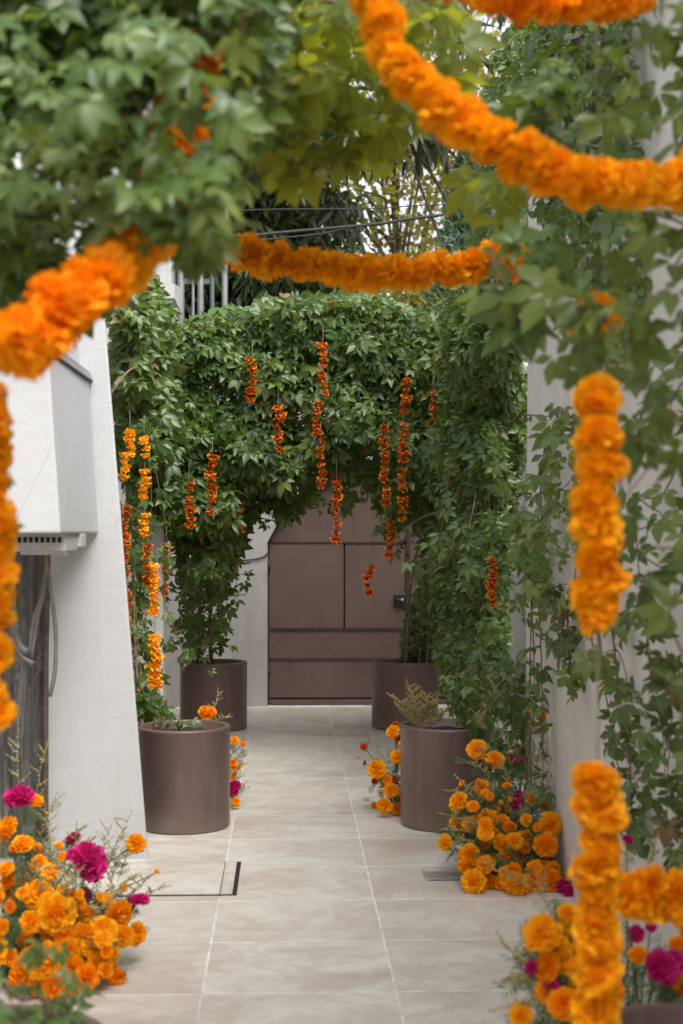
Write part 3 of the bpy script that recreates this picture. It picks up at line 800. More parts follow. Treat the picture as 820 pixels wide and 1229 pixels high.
c = W(300, 60, 30)
tree('shade_tree', 'tall green tree far behind the dark drooping tree', (c.x - 2, 30, -.05), 10, [((c.x - 2, 30, c.z - 1), (4.2, 2, 4.5))], 3600, .32, 'tree_dark', SIMPLE, 90, .8, .5, tr=.2)
c = W(640, 120, 28)
tree('shade_tree', 'tall olive green tree rising beyond the conifer', (c.x + 1.5, 28, -.05), 10, [((c.x + 1.5, 28, c.z - 1), (4.0, 2, 4.5))], 3600, .3, 'tree_yellow', SIMPLE, 90, .8, .5, tr=.2, tmax=.5)
# drooping dark branch over the yellow tree belongs to a second broadleaf tree
c = W(522, 175, 14)
tree('broadleaf_tree', 'slender tree whose dark drooping leaf clusters hang beside the conifer', (c.x + .9, 14.6, -.05), 5, [((c.x + .1, 14, c.z + .2), (.45, .4, .22)), ((c.x - .75, 14, c.z + .1), (.35, .4, .25)), ((c.x + .9, 14.5, c.z + 1.6), (1.0, .6, .7))], 420, .30, 'tree_dark', LONG, 24, .22, 2.2, tr=.06)
# conifer
c = W(566, 300, 12.6)
cf = thing('conifer_tree', (c.x, 12.6, -.05), 'slim blue green conifer with feathery sprays behind the arch', 'tree')
MB().tube([(c.x, 12.6, -.05), (c.x, 12.6, 4.9)], .09, 8, .02).build('trunk', M['trunk'], cf, True)
n = 9000; z = 1.0 + 4.1 * rng.random(n) ** .9; rad = .52 * np.clip((5.25 - z) / 2.6, .05, 1) * np.sqrt(rng.uniform(.25, 1, n)); th = rng.uniform(0, 6.283, n)
rad *= 1 + .22 * np.sin(z * 7 + th * 3)
P = np.stack([c.x + rad * np.cos(th), 12.6 + rad * np.sin(th), z], 1); rdir = np.stack([np.cos(th), np.sin(th), np.zeros(n)], 1)
X_, Y_, Z_ = frames(rdir * .3 + rng.normal(0, .6, (n, 3)), rdir * .7 + np.array([0, 0, .8]) + rng.normal(0, .3, (n, 3)))
V, F, at = join_instances(LONG, P, X_, Y_, Z_, .10 * rng.uniform(.6, 1.3, n), np.clip(rng.beta(2, 2, n), 0, 1))
tag(link('crown', tri_mesh('crown', V, F, at), M['conifer'], cf), kind='stuff')

# overhead cables
for i, (pa, pb, r, lab) in enumerate((((300, 283), (600, 250), .016, 'thick black overhead cable crossing before the yellow tree'), ((300, 252), (600, 243), .006, 'thin black overhead wire above the thick cable'), ((300, 290), (470, 266), .008, 'thin black overhead wire merging with the thick cable'))):
    a, b_ = W(*pa, 13.8), W(*pb, 13.8); d = (b_ - a) * 3.0
    pts = [a - d, a - d * .3 + Vector((0, 0, -.02)), a, (a + b_) / 2 + Vector((0, 0, -.02)), b_, b_ + d]
    tag(MB().tube(spline(pts, 6), r, 6).build('overhead_cable', M['cable'], None, True), lab, 'cable')

# ================================================================== PLANTERS
def planter(x, y, r, h, label):
    t = thing('planter', (x, y, 0), label, 'planter', 'brown cylindrical planters')
    prof = [(0, .0), (r - .012, .0), (r - .004, .004), (r, .014), (r, h - .02), (r + .003, h - .014), (r + .003, h - .004), (r - .002, h), (r - .022, h), (r - .026, h - .006), (r - .026, h - .09), (0, h - .09)]
    link('pot_shell', MB().lathe(prof, 64).mesh('pot_shell', True), M['pot'], t, Matrix.Translation((x, y, 0)))
    s = MB(); rings = [(r - .027, h - .042), (r * .7, h - .034), (r * .35, h - .030), (0.001, h - .028)]
    s.lathe(rings, 32); s.v = [(a, b_, c_ + random.uniform(-.006, .006)) for a, b_, c_ in s.v]
    link('soil', s.mesh('soil', True), M['soil'], t, Matrix.Translation((x, y, 0)))
    return t
PH = .487
planter(-.497, 6.95, .222, PH, 'brown cylindrical planter standing against the white buttress')
planter(.782, 6.95, .224, PH, 'brown cylindrical planter with dry plumes beside the marigold bank')
planter(-.53, 10.4, .243, PH, 'brown cylindrical planter holding the woody vine trunks by the grey end wall')
planter(.865, 10.4, .243, PH, 'brown cylindrical planter in front of the steel gate')
planter(-.55, 2.63, .228, PH, 'brown planter rim with small green leaves below the blurred left garland')
planter(.76, 2.59, .228, PH, 'brown planter rim below the standing marigold garland')

# metal arch frame carrying the near vines and garlands
af = thing('garden_arch', (.1, 2.6, .4), 'slim dark metal arch frame carrying the nearest vines', 'arch')
for yy in (2.5, 2.72):
    pts = [(-.62, yy, .42), (-.62, yy, 2.35)] + [(.105 - .725 * math.cos(t * math.pi / 12), yy, 2.35 + .40 * math.sin(t * math.pi / 12)) for t in range(1, 12)] + [(.83, yy, 2.35), (.83, yy, .42)]
    MB().tube(pts, .010, 8).build('hoop', M['black_metal'], af, True)
for x, z in ((-.62, .9), (-.62, 1.5), (-.62, 2.2), (.83, .9), (.83, 1.5), (.83, 2.2), (.105, 2.75)):
    MB().tube([(x, 2.5, z), (x, 2.72, z)], .006, 6).build('rung', M['black_metal'], af, True)

# ================================================================== VINES
# main arch over the gate
va = Vine((-.53, 10.4, .43), 'dense green creeper forming the arch in front of the steel gate')
arch_poly = [(132, 480), (138, 425), (180, 390), (230, 378), (290, 368), (335, 352), (360, 350), (400, 347), (450, 352), (500, 368), (540, 392), (575, 415), (620, 440), (636, 480), (630, 560), (610, 640), (560, 655), (535, 610), (520, 640), (500, 600), (478, 640), (460, 605), (440, 560), (425, 560), (405, 588), (385, 568), (362, 606), (335, 622), (312, 600), (296, 615), (286, 650), (262, 650), (235, 660), (212, 650), (190, 640), (160, 610), (140, 560)]
va.patch(arch_poly, 9.3, 8.6, 10.0, 6200, .082, soft=26, lump=.14, tint=.07)
va.patch([(190, 400), (290, 370), (360, 345), (460, 350), (520, 375), (540, 400), (400, 385), (300, 395)], 9.1, 8.65, 9.9, 700, .082, out=(-.05, -.5, .9), tint=.15)
va.patch([(160, 420), (200, 386), (290, 366), (345, 347), (460, 349), (520, 372), (560, 405), (540, 430), (300, 420), (200, 430)], 9.2, 8.65, 9.6, 600, .082, out=(-.05, -.6, .75), tint=.1)
rf = np.stack([rng.uniform(-1.3, 1.8, 560), rng.uniform(8.8, 11.5, 560), rng.uniform(2.45, 2.85, 560)], 1)
va.add(rf, (0, -.3, .9), .11, .05)  # roof leaves added behind the arch face to shade the passage and gate
va.patch([(207, 590), (294, 590), (288, 660), (272, 690), (258, 720), (240, 700), (220, 705), (207, 670)], 9.1, 8.75, 9.7, 330, .080, tint=.16, soft=20)  # leaf tint raised on this leg to offset the shade under the arch
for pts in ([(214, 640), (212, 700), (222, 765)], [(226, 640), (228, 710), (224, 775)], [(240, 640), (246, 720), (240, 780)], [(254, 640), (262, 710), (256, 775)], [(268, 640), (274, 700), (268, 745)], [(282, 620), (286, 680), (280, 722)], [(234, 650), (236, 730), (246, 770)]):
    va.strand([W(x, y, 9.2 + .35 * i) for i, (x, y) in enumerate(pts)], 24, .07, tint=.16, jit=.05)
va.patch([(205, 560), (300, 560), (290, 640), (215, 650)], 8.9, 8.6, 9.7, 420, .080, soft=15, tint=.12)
for pts in ([(352, 560), (340, 600), (318, 628)], [(370, 550), (372, 590), (350, 612)], [(400, 545), (408, 590), (395, 612)], [(430, 540), (425, 585), (418, 600)], [(310, 560), (303, 600), (318, 618)], [(455, 560), (472, 610), (462, 640)], [(488, 560), (500, 620), (478, 662)]):
    va.strand([W(x, y, 9.2) for x, y in pts], 12, .085)
for pts in ([(229, 803), (231, 740), (226, 660), (240, 560), (280, 450)], [(254, 803), (252, 745), (258, 680), (250, 600), (300, 470)], [(238, 803), (240, 720), (250, 640)]):
    va.stem([W(x, y, 10.4 - .1 * i) for i, (x, y) in enumerate(pts)], .016, .008)
va.patch([(222, 690), (272, 690), (270, 790), (255, 780), (232, 785)], 10.3, 10.05, 10.5, 110, .062, tint=.15)
va.finish(300, 60)

# bush in the back right planter
vb = Vine((.865, 10.4, .43), 'small leafy creeper rising from the planter before the gate')
vb.patch([(500, 720), (508, 690), (525, 690), (530, 760), (520, 795), (486, 795), (486, 765)], 10.35, 10.1, 10.6, 260, .062, tint=-.05)
for x in (487, 503, 512): vb.stem([W(x, 800, 10.4), W(x + 3, 750, 10.4), W(x + 8, 690, 10.3), W(x + 30, 600, 10.0)], .011, .006)
vb.finish(120, 14)

# left vine beside the buttress
vl = Vine((-.6, 7.05, .42), 'loose creeper climbing the white post between buttress and arch')
vl.patch([(122, 345), (165, 305), (186, 335), (205, 395), (195, 470), (150, 500), (130, 470)], 7.9, 7.5, 8.6, 420, .085, tint=.14)
vl.patch([(130, 470), (200, 470), (215, 520), (205, 560), (170, 560), (140, 560)], 7.9, 7.6, 8.6, 190, .09)
vl.patch([(140, 540), (162, 545), (168, 640), (165, 760), (185, 860), (160, 875), (150, 760)], 7.9, 7.6, 8.5, 230, .072, tint=-.05)
vl.patch([(160, 835), (185, 835), (195, 862), (172, 885), (160, 880)], 7.1, 6.9, 7.3, 26, .08, tint=.1)
vl.patch([(172, 868), (212, 862), (240, 870), (200, 880)], 6.95, 6.85, 7.1, 9, .07, out=(0, -.3, .9), tint=.15)
for pts in ([(190, 700), (215, 770), (228, 800)], [(186, 560), (200, 640), (196, 700)], [(165, 620), (172, 700), (178, 800)], [(145, 600), (152, 700), (160, 820)], [(178, 520), (182, 600), (176, 680)]):
    vl.strand([W(x, y, 7.9) for x, y in pts], 9, .07)
vl.strand([W(228, 890, 6.9), W(205, 870, 6.95), W(175, 840, 7.2), W(165, 760, 7.5), W(160, 660, 7.8)], 6, .06)
vl.stem([W(172, 878, 7.05), W(164, 800, 7.7), W(160, 700, 8.3), W(156, 560, 8.5), W(172, 420, 8.6), W(160, 330, 8.5)], .008, .005)
vl.stem([W(122, 500, 7.7), W(135, 470, 7.6), W(155, 445, 7.75), W(175, 440, 8.3)], .009, .005)
vl.finish(300, 40)

# right vine from front right planter up the wall
vr = Vine((.85, 6.95, .42), 'thick dark green creeper climbing from the planter up beside the pale pier')
vr.patch([(540, 520), (560, 425), (600, 395), (642, 395), (642, 470), (628, 500), (626, 700), (622, 790), (612, 860), (590, 885), (566, 872), (556, 835), (545, 790), (560, 745), (545, 705), (540, 650), (552, 615), (540, 560)], 7.6, 7.0, 8.7, 2900, .070, soft=40, lump=.4, tint=.06)
vr.patch([(545, 420), (560, 330), (590, 270), (650, 260), (690, 300), (680, 375), (655, 405), (632, 440), (600, 470)], 6.9, 6.55, 7.8, 980, .070, tint=.08)
vr.patch([(580, 270), (585, 180), (600, 40), (640, -30), (720, -30), (700, 120), (680, 240), (690, 380), (640, 330)], 7.4, 7.0, 8.0, 760, .074, tint=.10)
vr.patch([(512, 640), (540, 620), (545, 700), (525, 760), (510, 720)], 8.6, 8.2, 9.2, 60, .07)
vr.patch([(545, 820), (640, 790), (655, 860), (650, 940), (600, 950), (566, 900)], 6.6, 6.3, 7.0, 330, .05, tint=.12)
for pts in ([(560, 640), (575, 700), (590, 780)], [(600, 560), (612, 640), (618, 720)], [(540, 560), (528, 640), (500, 680)]):
    vr.strand([W(x, y, 7.1) for x, y in pts], 10, .08)
vr.stem([W(560, 878, 7.0), W(575, 780, 7.6), W(590, 650, 8.0), W(600, 480, 8.1), W(640, 300, 7.9)], .012, .006)
vr.stem([W(575, 878, 7.0), W(600, 760, 7.6), W(605, 600, 7.9), W(580, 430, 8.3)], .011, .006)
vr.stem([W(466, 655, 8.4), W(500, 625, 8.2), W(540, 605, 7.9), W(560, 560, 7.9)], .004, .003)
vr.stem([W(485, 705, 8.2), W(535, 670, 7.6), W(560, 640, 7.15), W(572, 590, 7.5)], .004, .003)
vr.finish(300, 50)

# trailing creeper on the garden wall
vw = Vine((1.1, 5.6, 2.6), 'trailing creeper hanging down the face of the pale garden wall')
vw.wall_patch([(695, 440), (720, 440), (735, 520), (735, 700), (720, 770), (700, 730), (688, 760), (672, 735), (645, 705), (630, 650), (626, 615), (648, 585), (655, 545), (685, 500)], 1.10, .14, 165, .076, tint=.34)
vw.wall_patch([(690, -60), (790, -60), (770, 420), (700, 420), (685, 300)], 1.12, .12, 330, .085, tint=.12)
vw.wall_patch([(655, -20), (690, -20), (690, 200), (665, 300), (655, 250)], 1.12, .12, 150, .085, tint=.12)
for pts in ([(680, 720), (684, 800), (690, 835)], [(672, 700), (676, 760), (680, 800)], [(716, 740), (722, 800), (735, 880), (745, 940), (752, 990)], [(730, 720), (740, 800), (750, 880)], [(645, 690), (650, 800), (652, 950)], [(634, 690), (640, 760), (642, 850)], [(755, 860), (757, 940), (760, 1010)]):
    vw.strand([WX(x, y, 1.07) for x, y in pts], 13, .072, out=(-.8, -.4, .3), r=.004, jit=.03)
vw.strand([WX(628, 497, 1.10), WX(655, 500, 1.08), WX(675, 495, 1.06)], 2, .03, r=.004)
vw.stem([WX(700, 60, 1.14), WX(705, 300, 1.10), WX(700, 500, 1.05), WX(690, 700, 1.05)], .007, .003)
vw.stem([WX(655, 520, 1.10), WX(640, 700, 1.11), WX(636, 860, 1.11), WX(640, 1000, 1.11)], .004, .003)
vw.finish(300, 30)

# nearer hanging creeper on the wall, right edge
vn = Vine((1.0, 3.7, 2.8), 'blurred creeper curtain hanging down the wall behind the long garland')
vn.patch([(728, 430), (760, 400), (860, 400), (900, 900), (840, 860), (800, 820), (770, 760), (745, 640), (735, 540)], 3.9, 3.5, 4.3, 58, .08, out=(-.4, -.6, .5), tint=.36, skin=.5)
for pts in ([(800, 780), (806, 860), (800, 960), (808, 1050)], [(775, 740), (782, 820), (795, 880), (800, 960)], [(820, 800), (826, 900), (822, 1040)], [(762, 600), (768, 700), (778, 760)], [(812, 900), (815, 980), (822, 1060)]):
    vn.strand([W(x, y, 3.95) for x, y in pts], 13, .06, r=.003, jit=.025)
vn.strand([W(715, 690, 3.9), W(722, 780, 3.95), W(735, 850, 4.0)], 7, .06, jit=.03)
vn.stem([W(880, 380, 3.9), W(860, 500, 3.9), W(840, 700, 3.9), W(830, 900, 3.9)], .008, .004)
vn.finish(300, 16)

# near right vine on the arch
vq = Vine((.76, 2.59, .42), 'pale green leaves of the nearest vine around the top right garland')
vq.patch([(700, 40), (735, 0), (820, -20), (900, -40), (900, 520), (830, 500), (790, 470), (740, 430), (700, 400), (690, 330), (720, 250), (760, 200), (700, 190)], 2.6, 2.35, 2.95, 90, .08, out=(-.2, -.6, .7), tint=.42, skin=.4)
vq.patch([(560, 290), (600, 250), (690, 240), (720, 300), (690, 370), (640, 400), (600, 350)], 2.6, 2.45, 2.9, 15, .085, out=(-.2, -.6, .7), tint=.2)
vq.patch([(600, 60), (700, 30), (720, 150), (640, 170)], 2.8, 2.6, 3.1, 14, .085, out=(-.2, -.6, .7), tint=.15)
vq.patch([(780, 500), (900, 480), (900, 950), (820, 900), (790, 740)], 2.7, 2.5, 2.95, 26, .075, out=(-.3, -.6, .6), tint=.2)
for pts in ([(705, 395), (730, 440), (760, 470)], [(735, 650), (742, 610), (780, 560)]):
    vq.strand([W(x, y, 2.55) for x, y in pts], 3, .06)
vq.patch([(690, 335), (750, 335), (755, 410), (690, 405)], 2.35, 2.25, 2.5, 13, .07, out=(-.2, -.6, .7), tint=.35)
vq.stem([(.80, 2.6, .42), (.86, 2.62, 1.2), (.85, 2.6, 2.2), (.6, 2.6, 2.65), (.2, 2.62, 2.76)], .012, .006)
vq.stem([(.72, 2.56, .42), (.88, 2.55, 1.0), (.88, 2.55, 2.0), (.7, 2.5, 2.45)], .010, .005)
vq.finish(300, 14)

# near left vine on the arch
vp = Vine((-.55, 2.63, .42), 'thick blurred mass of ivy leaves above the left garland')
vp.patch([(-70, -60), (340, -60), (338, 60), (318, 110), (296, 150), (280, 200), (240, 250), (215, 275), (195, 272), (165, 268), (120, 282), (85, 330), (30, 345), (-70, 330)], 2.55, 2.25, 2.95, 850, .064, out=(-.1, -.6, .75), tint=.18, soft=80)
vp.patch([(120, 262), (140, 190), (260, 170), (285, 215), (250, 268), (200, 275), (165, 265)], 2.1, 2.0, 2.25, 55, .056, out=(-.1, -.6, .75), tint=.2)
vp.patch([(0, 20), (300, 0), (290, 180), (120, 230), (0, 240)], 2.2, 2.0, 2.35, 85, .056, out=(-.1, -.55, .85), tint=.24)
vp.patch([(-70, -120), (340, -120), (330, 40), (-70, 60)], 2.6, 2.3, 3.0, 120, .08, out=(-.1, -.6, .75), tint=.08)
vp.patch([(240, 230), (310, 230), (320, 262), (250, 270)], 2.6, 2.4, 2.8, 3, .075, out=(-.1, -.6, .7), tint=.15)
vp.patch([(-60, 1150), (40, 1175), (105, 1225), (60, 1260), (-60, 1260)], 2.63, 2.45, 2.8, 70, .035, out=(0, -.3, .9), tint=.05)
vp.strand([W(-2, 500, 2.5), W(6, 580, 2.5), W(4, 660, 2.5), W(8, 780, 2.5)], 8, .03, jit=.012)
vp.stem([(-.60, 2.6, .42), (-.66, 2.6, 1.3), (-.62, 2.6, 2.3), (-.4, 2.6, 2.55), (.0, 2.62, 2.75)], .012, .006)
vp.stem([(-.5, 2.66, .42), (-.68, 2.62, 1.0), (-.66, 2.55, 2.1), (-.45, 2.5, 2.3), (-.2, 2.5, 2.4)], .010, .005)
vp.finish(300, 16)

# canopy leaves overhead, lit from behind
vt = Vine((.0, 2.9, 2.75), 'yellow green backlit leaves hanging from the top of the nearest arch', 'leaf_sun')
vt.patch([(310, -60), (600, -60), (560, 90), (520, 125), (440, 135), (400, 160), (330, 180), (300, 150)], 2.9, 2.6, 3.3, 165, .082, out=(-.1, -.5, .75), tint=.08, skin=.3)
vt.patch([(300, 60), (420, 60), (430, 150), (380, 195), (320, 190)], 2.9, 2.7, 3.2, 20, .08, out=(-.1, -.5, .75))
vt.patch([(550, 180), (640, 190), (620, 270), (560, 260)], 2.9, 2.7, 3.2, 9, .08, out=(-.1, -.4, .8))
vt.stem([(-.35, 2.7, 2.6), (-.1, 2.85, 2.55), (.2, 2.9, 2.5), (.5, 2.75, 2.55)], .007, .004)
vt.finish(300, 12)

# ================================================================== GARLANDS
def garland(label, pts, r, step, mat='marigold', gaps=(), group=None, kind='ruff', seg=14, hang=None, heights=None):
    c = spline(pts, seg); L = sum((b_ - a).length for a, b_ in zip(c, c[1:]))
    t = thing('marigold_garland', c[0], label, 'garland', group)
    MB().tube(c, .0022, 5).build('string', M['thread'], t, True)
    if hang: MB().tube([c[0], hang], .0018, 5).build('string', M['thread'], t, True)
    n = int(L / step); cum = [0]
    for a, b_ in zip(c, c[1:]): cum.append(cum[-1] + (b_ - a).length)
    j = 0
    for i in range(n + 1):
        s_ = i * step
        while j < len(c) - 2 and cum[j + 1] < s_: j += 1
        f = (s_ - cum[j]) / max(cum[j + 1] - cum[j], 1e-9); p = c[j].lerp(c[j + 1], min(f, 1)); tg = (c[j + 1] - c[j]).normalized()
        u = s_ / L
        if any(a <= u <= b_ for a, b_ in gaps): continue
        if heights and not any(a <= p.z <= b_ for a, b_ in heights): continue
        ax = (tg + Vector((random.gauss(0, .5), random.gauss(0, .5), random.gauss(0, .5)))) * random.choice((1, -1))
        rr_ = r * random.uniform(.84, 1.12)
        bloom(t, p + Vector((random.gauss(0, .006), random.gauss(0, .006), random.gauss(0, .006))), ax, rr_, kind, mat if random.random() < .85 else 'marigold_deep' if mat == 'marigold' else 'marigold')
    return t
garland('thick orange marigold garland swooping from the top down to the right leaves', [W(x, y, z) for x, y, z in ((405, -70, 2.35), (445, 0, 2.32), (485, 75, 2.3), (540, 140, 2.28), (600, 178, 2.27), (670, 208, 2.27), (740, 222, 2.3), (820, 212, 2.36), (880, 190, 2.45))], .0395, .021)
garland('orange marigold garland strung across the very top beside the nearest vine', [W(x, y, z) for x, y, z in ((540, -18, 2.4), (600, -8, 2.4), (680, 0, 2.4), (745, -2, 2.45), (800, -30, 2.5))], .035, .021, 'marigold_deep')
garland('orange marigold garland sagging across the passage in front of the green arch', [W(x, y, z) for x, y, z in ((225, 240, 3.35), (258, 288, 3.35), (300, 306, 3.35), (345, 314, 3.35), (400, 324, 3.35), (450, 329, 3.35), (510, 324, 3.35), (560, 320, 3.35), (620, 313, 3.35), (660, 322, 3.3))], .042, .023, 'marigold_yellow', gaps=((.345, .366),))
garland('deep orange marigold garland rising from the left edge into the ivy mass', [W(x, y, z) for x, y, z in ((-70, 430, 2.05), (0, 408, 2.05), (55, 385, 2.07), (110, 342, 2.12), (160, 295, 2.3), (190, 250, 2.42), (208, 195, 2.42), (222, 130, 2.45), (232, 60, 2.5))], .048, .022, 'marigold_deep')
garland('marigold garland hanging straight down past the grey boards at the left edge', [W(x, y, 2.45) for x, y in ((-6, 470), (-6, 560), (-4, 650), (-8, 760), (-12, 870))], .031, .022, 'marigold', hang=Vector((-.5, 2.5, 2.35)))
garland('long golden marigold garland hanging straight down in front of the garden wall', [W(718, y, Y_) for y, Y_ in ((340, 2.8), (400, 2.65), (465, 2.4), (600, 2.35), (757, 2.35), (905, 2.35), (1060, 2.35), (1200, 2.35), (1262, 2.35))], .0395, .021, 'marigold_yellow', heights=[(W(718, y1, Y_).z, W(718, y0, Y_).z) for y0, y1, Y_ in ((366, 390, 2.7), (470, 490, 2.39), (508, 748, 2.35), (912, 1300, 2.35))], hang=Vector((.55, 2.5, 2.55)))
garland('short orange marigold garland lying beside the standing garland at the planter', [W(x, y, 2.6) for x, y in ((756, 1082), (778, 1066), (810, 1076), (845, 1098), (890, 1105))], .05, .022, 'marigold')

# slim strands hung in the arch and on the left post
def strand(x, ya, yb, Y, label, mat='marigold_red', rpx=6.5, step=8.6, top=None, group='slim marigold strands'):
    r = rpx / FPX * Y; a = W(x, ya, Y); b_ = W(x + random.uniform(-1.5, 1.5), yb, Y); n = max(2, int(round((yb - ya) / step)))
    t = thing('marigold_strand', a, label, 'garland', group)
    MB().tube([a + Vector((0, 0, .12 if top is None else top)), a, b_], .0016, 5).build('string', M['thread'], t, True)
    for i in range(n + 1):
        p = a.lerp(b_, i / n)
        bloom(t, p + Vector((.006 * math.sin(i * 1.3 + ya) + random.gauss(0, .003), random.gauss(0, .003), random.gauss(0, .004))), (random.gauss(0, .28), random.gauss(0, .28), -1 if random.random() < .8 else 1), r * random.uniform(.72, 1.18), 'french', mat)
    return t
for x, ya, yb, lab in ((255, 548, 612, 'longer of two strands over the vine leg of the arch'), (227, 580, 630, 'shorter of two strands over the vine leg of the arch'), (303, 432, 478, 'faint rust strand sunk in leaves high on the arch beside the topmost strand'), (334, 490, 538, 'short rust strand between the faint strand and the topmost strand'),
                       (461, 510, 603, 'middle length strand beside the longest one on the arch'), (520, 470, 517, 'short strand of four blooms high where the arch meets the ivy'), (539, 580, 645, 'orange strand on the ivy where the arch leg comes down past the gate lock')):
    strand(x, ya, yb, 8.55, lab)
strand(404, 578, 648, 8.75, 'long marigold strand dangling free below the arch before the gate', top=.25)
strand(469, 627, 666, 8.75, 'dark strand half behind a creeper spray before the gate', top=.25)
strand(443, 680, 711, 8.75, 'shortest marigold strand, alone on a long thread before the gate', top=.45)
strand(388, 414, 470, 8.5, 'upper marigold strand near the top of the arch'); strand(380, 485, 520, 8.5, 'short strand just below the topmost one on the arch'); strand(385, 530, 584, 8.5, 'strand ending at the arch rim above the gate panel')
strand(488, 458, 494, 8.5, 'short strand above the longest one on the arch'); strand(484, 510, 622, 8.5, 'longest slim marigold strand on the right half of the arch')
strand(591, 672, 722, 6.95, 'slim marigold strand on the dark ivy beside the pale pier')
strand(286, 605, 638, 8.8, 'dark red strand at the arch edge by the grey wall')
strand(200, 655, 712, 8.5, 'dark red strand between the white post and the vine trunks')
LG = 'marigold strand tangled in the creeper on the white post'
for x, ya, yb, m, rp in ((156, 520, 545, 'marigold_yellow', 7), (151, 545, 572, 'marigold_yellow', 7.5), (173, 525, 545, 'marigold', 6), (174, 566, 596, 'marigold_yellow', 7), (174, 618, 640, 'marigold', 7), (177, 655, 700, 'marigold_red', 7), (184, 680, 735, 'marigold', 7.5), (150, 610, 690, 'marigold_red', 6), (153, 710, 830, 'marigold_red', 6)):
    strand(x, ya, yb, 7.55, {'marigold_yellow': 'golden', 'marigold': 'plain orange', 'marigold_red': 'rust red'}[m] + ' ' + LG, m, rp, 7.5, group='marigold strands on the left post')
strand(186, 764, 826, 7.6, 'thick orange marigold cluster hanging behind the left planter', 'marigold', 9.5, 8, top=.3, group='marigold strands on the left post')

# ================================================================== FLOWER ARRANGEMENTS
def pinnate(rs):
    V = []; F = []; rib = []
    for i in range(7):
        y = .15 + i * .12
        for s_ in (-1, 1):
            b = len(V); L = .30 * math.sin(math.pi * (.25 + i * .1)); dz = rs.uniform(-.06, .06)
            V += [(0, y, 0), (s_ * L * .5, y + L * .25, dz + .02), (s_ * L * .45, y + L * .5, dz + .02), (s_ * L, y + L * .75, dz - .03)]; rib += [1, 0, 0, 0]
            F += [(b, b + 1, b + 2), (b + 1, b + 3, b + 2)]
    b = len(V); V += [(-.012, 0, 0), (.012, 0, 0), (0, 1, 0)]; rib += [1, 1, 1]; F.append((b, b + 1, b + 2))
    return np.array(V, dtype=np.float32), np.array(F, dtype=np.int32), np.array(rib, dtype=np.float32)
PIN = [pinnate(_rs) for _ in range(4)]
def plume(parent, pts, r, n, mat='wisp', name='plume'):
    c = spline(pts, 6); st = MB().tube(c, .0011, 4, .0006); k = len(st.v)
    V = [v for v in st.v]; F = []
    for f in st.f:
        for i in range(1, len(f) - 1): F.append((f[0], f[i], f[i + 1]))
    m = len(c)
    for i in range(n):
        u = random.uniform(.12, 1.0); j = min(int(u * (m - 1)), m - 2); p = c[j].lerp(c[j + 1], u * (m - 1) - j)
        d = Vector((random.gauss(0, 1), random.gauss(0, 1), random.gauss(0, 1) + .3)).normalized() * r * random.uniform(.5, 1.2) * (1.15 - u * .7)
        s_ = d.cross(Vector((random.gauss(0, 1), random.gauss(0, 1), random.gauss(0, 1)))).normalized() * r * .28; b = len(V)
        V += [tuple(p), tuple(p + d * .6 + s_), tuple(p + d * .6 - s_), tuple(p + d)]; F += [(b, b + 1, b + 2), (b + 1, b + 3, b + 2)]
    me = tri_mesh(name, V, F, {'tint': rng.random(len(V)), 'rib': np.zeros(len(V))})
    return link(name, me, M[mat], parent)
def sprig(parent, base, tip, L=.06, side=7, n=12):
    """branched amaranth: a main plume with short side plumes"""
    base, tip = Vector(base), Vector(tip); d = tip - base
    pts = [base, base + d * .5 + Vector((random.gauss(0, .012), random.gauss(0, .012), .01)), tip]
    pl = plume(parent, pts, .011, n * 7); c = spline(pts, 8)
    for k in range(side):
        p = c[int(len(c) * (.25 + .6 * k / side))]; s_ = Vector((random.choice((-1, 1)) * random.uniform(.5, 1), random.gauss(0, .4), random.uniform(.3, 1))).normalized() * L * random.uniform(.6, 1.2)
        q_ = plume(pl, [p, p + s_ * .5, p + s_ + Vector((0, 0, .004))], .0085, n * 3, name='side_plume')
    return pl

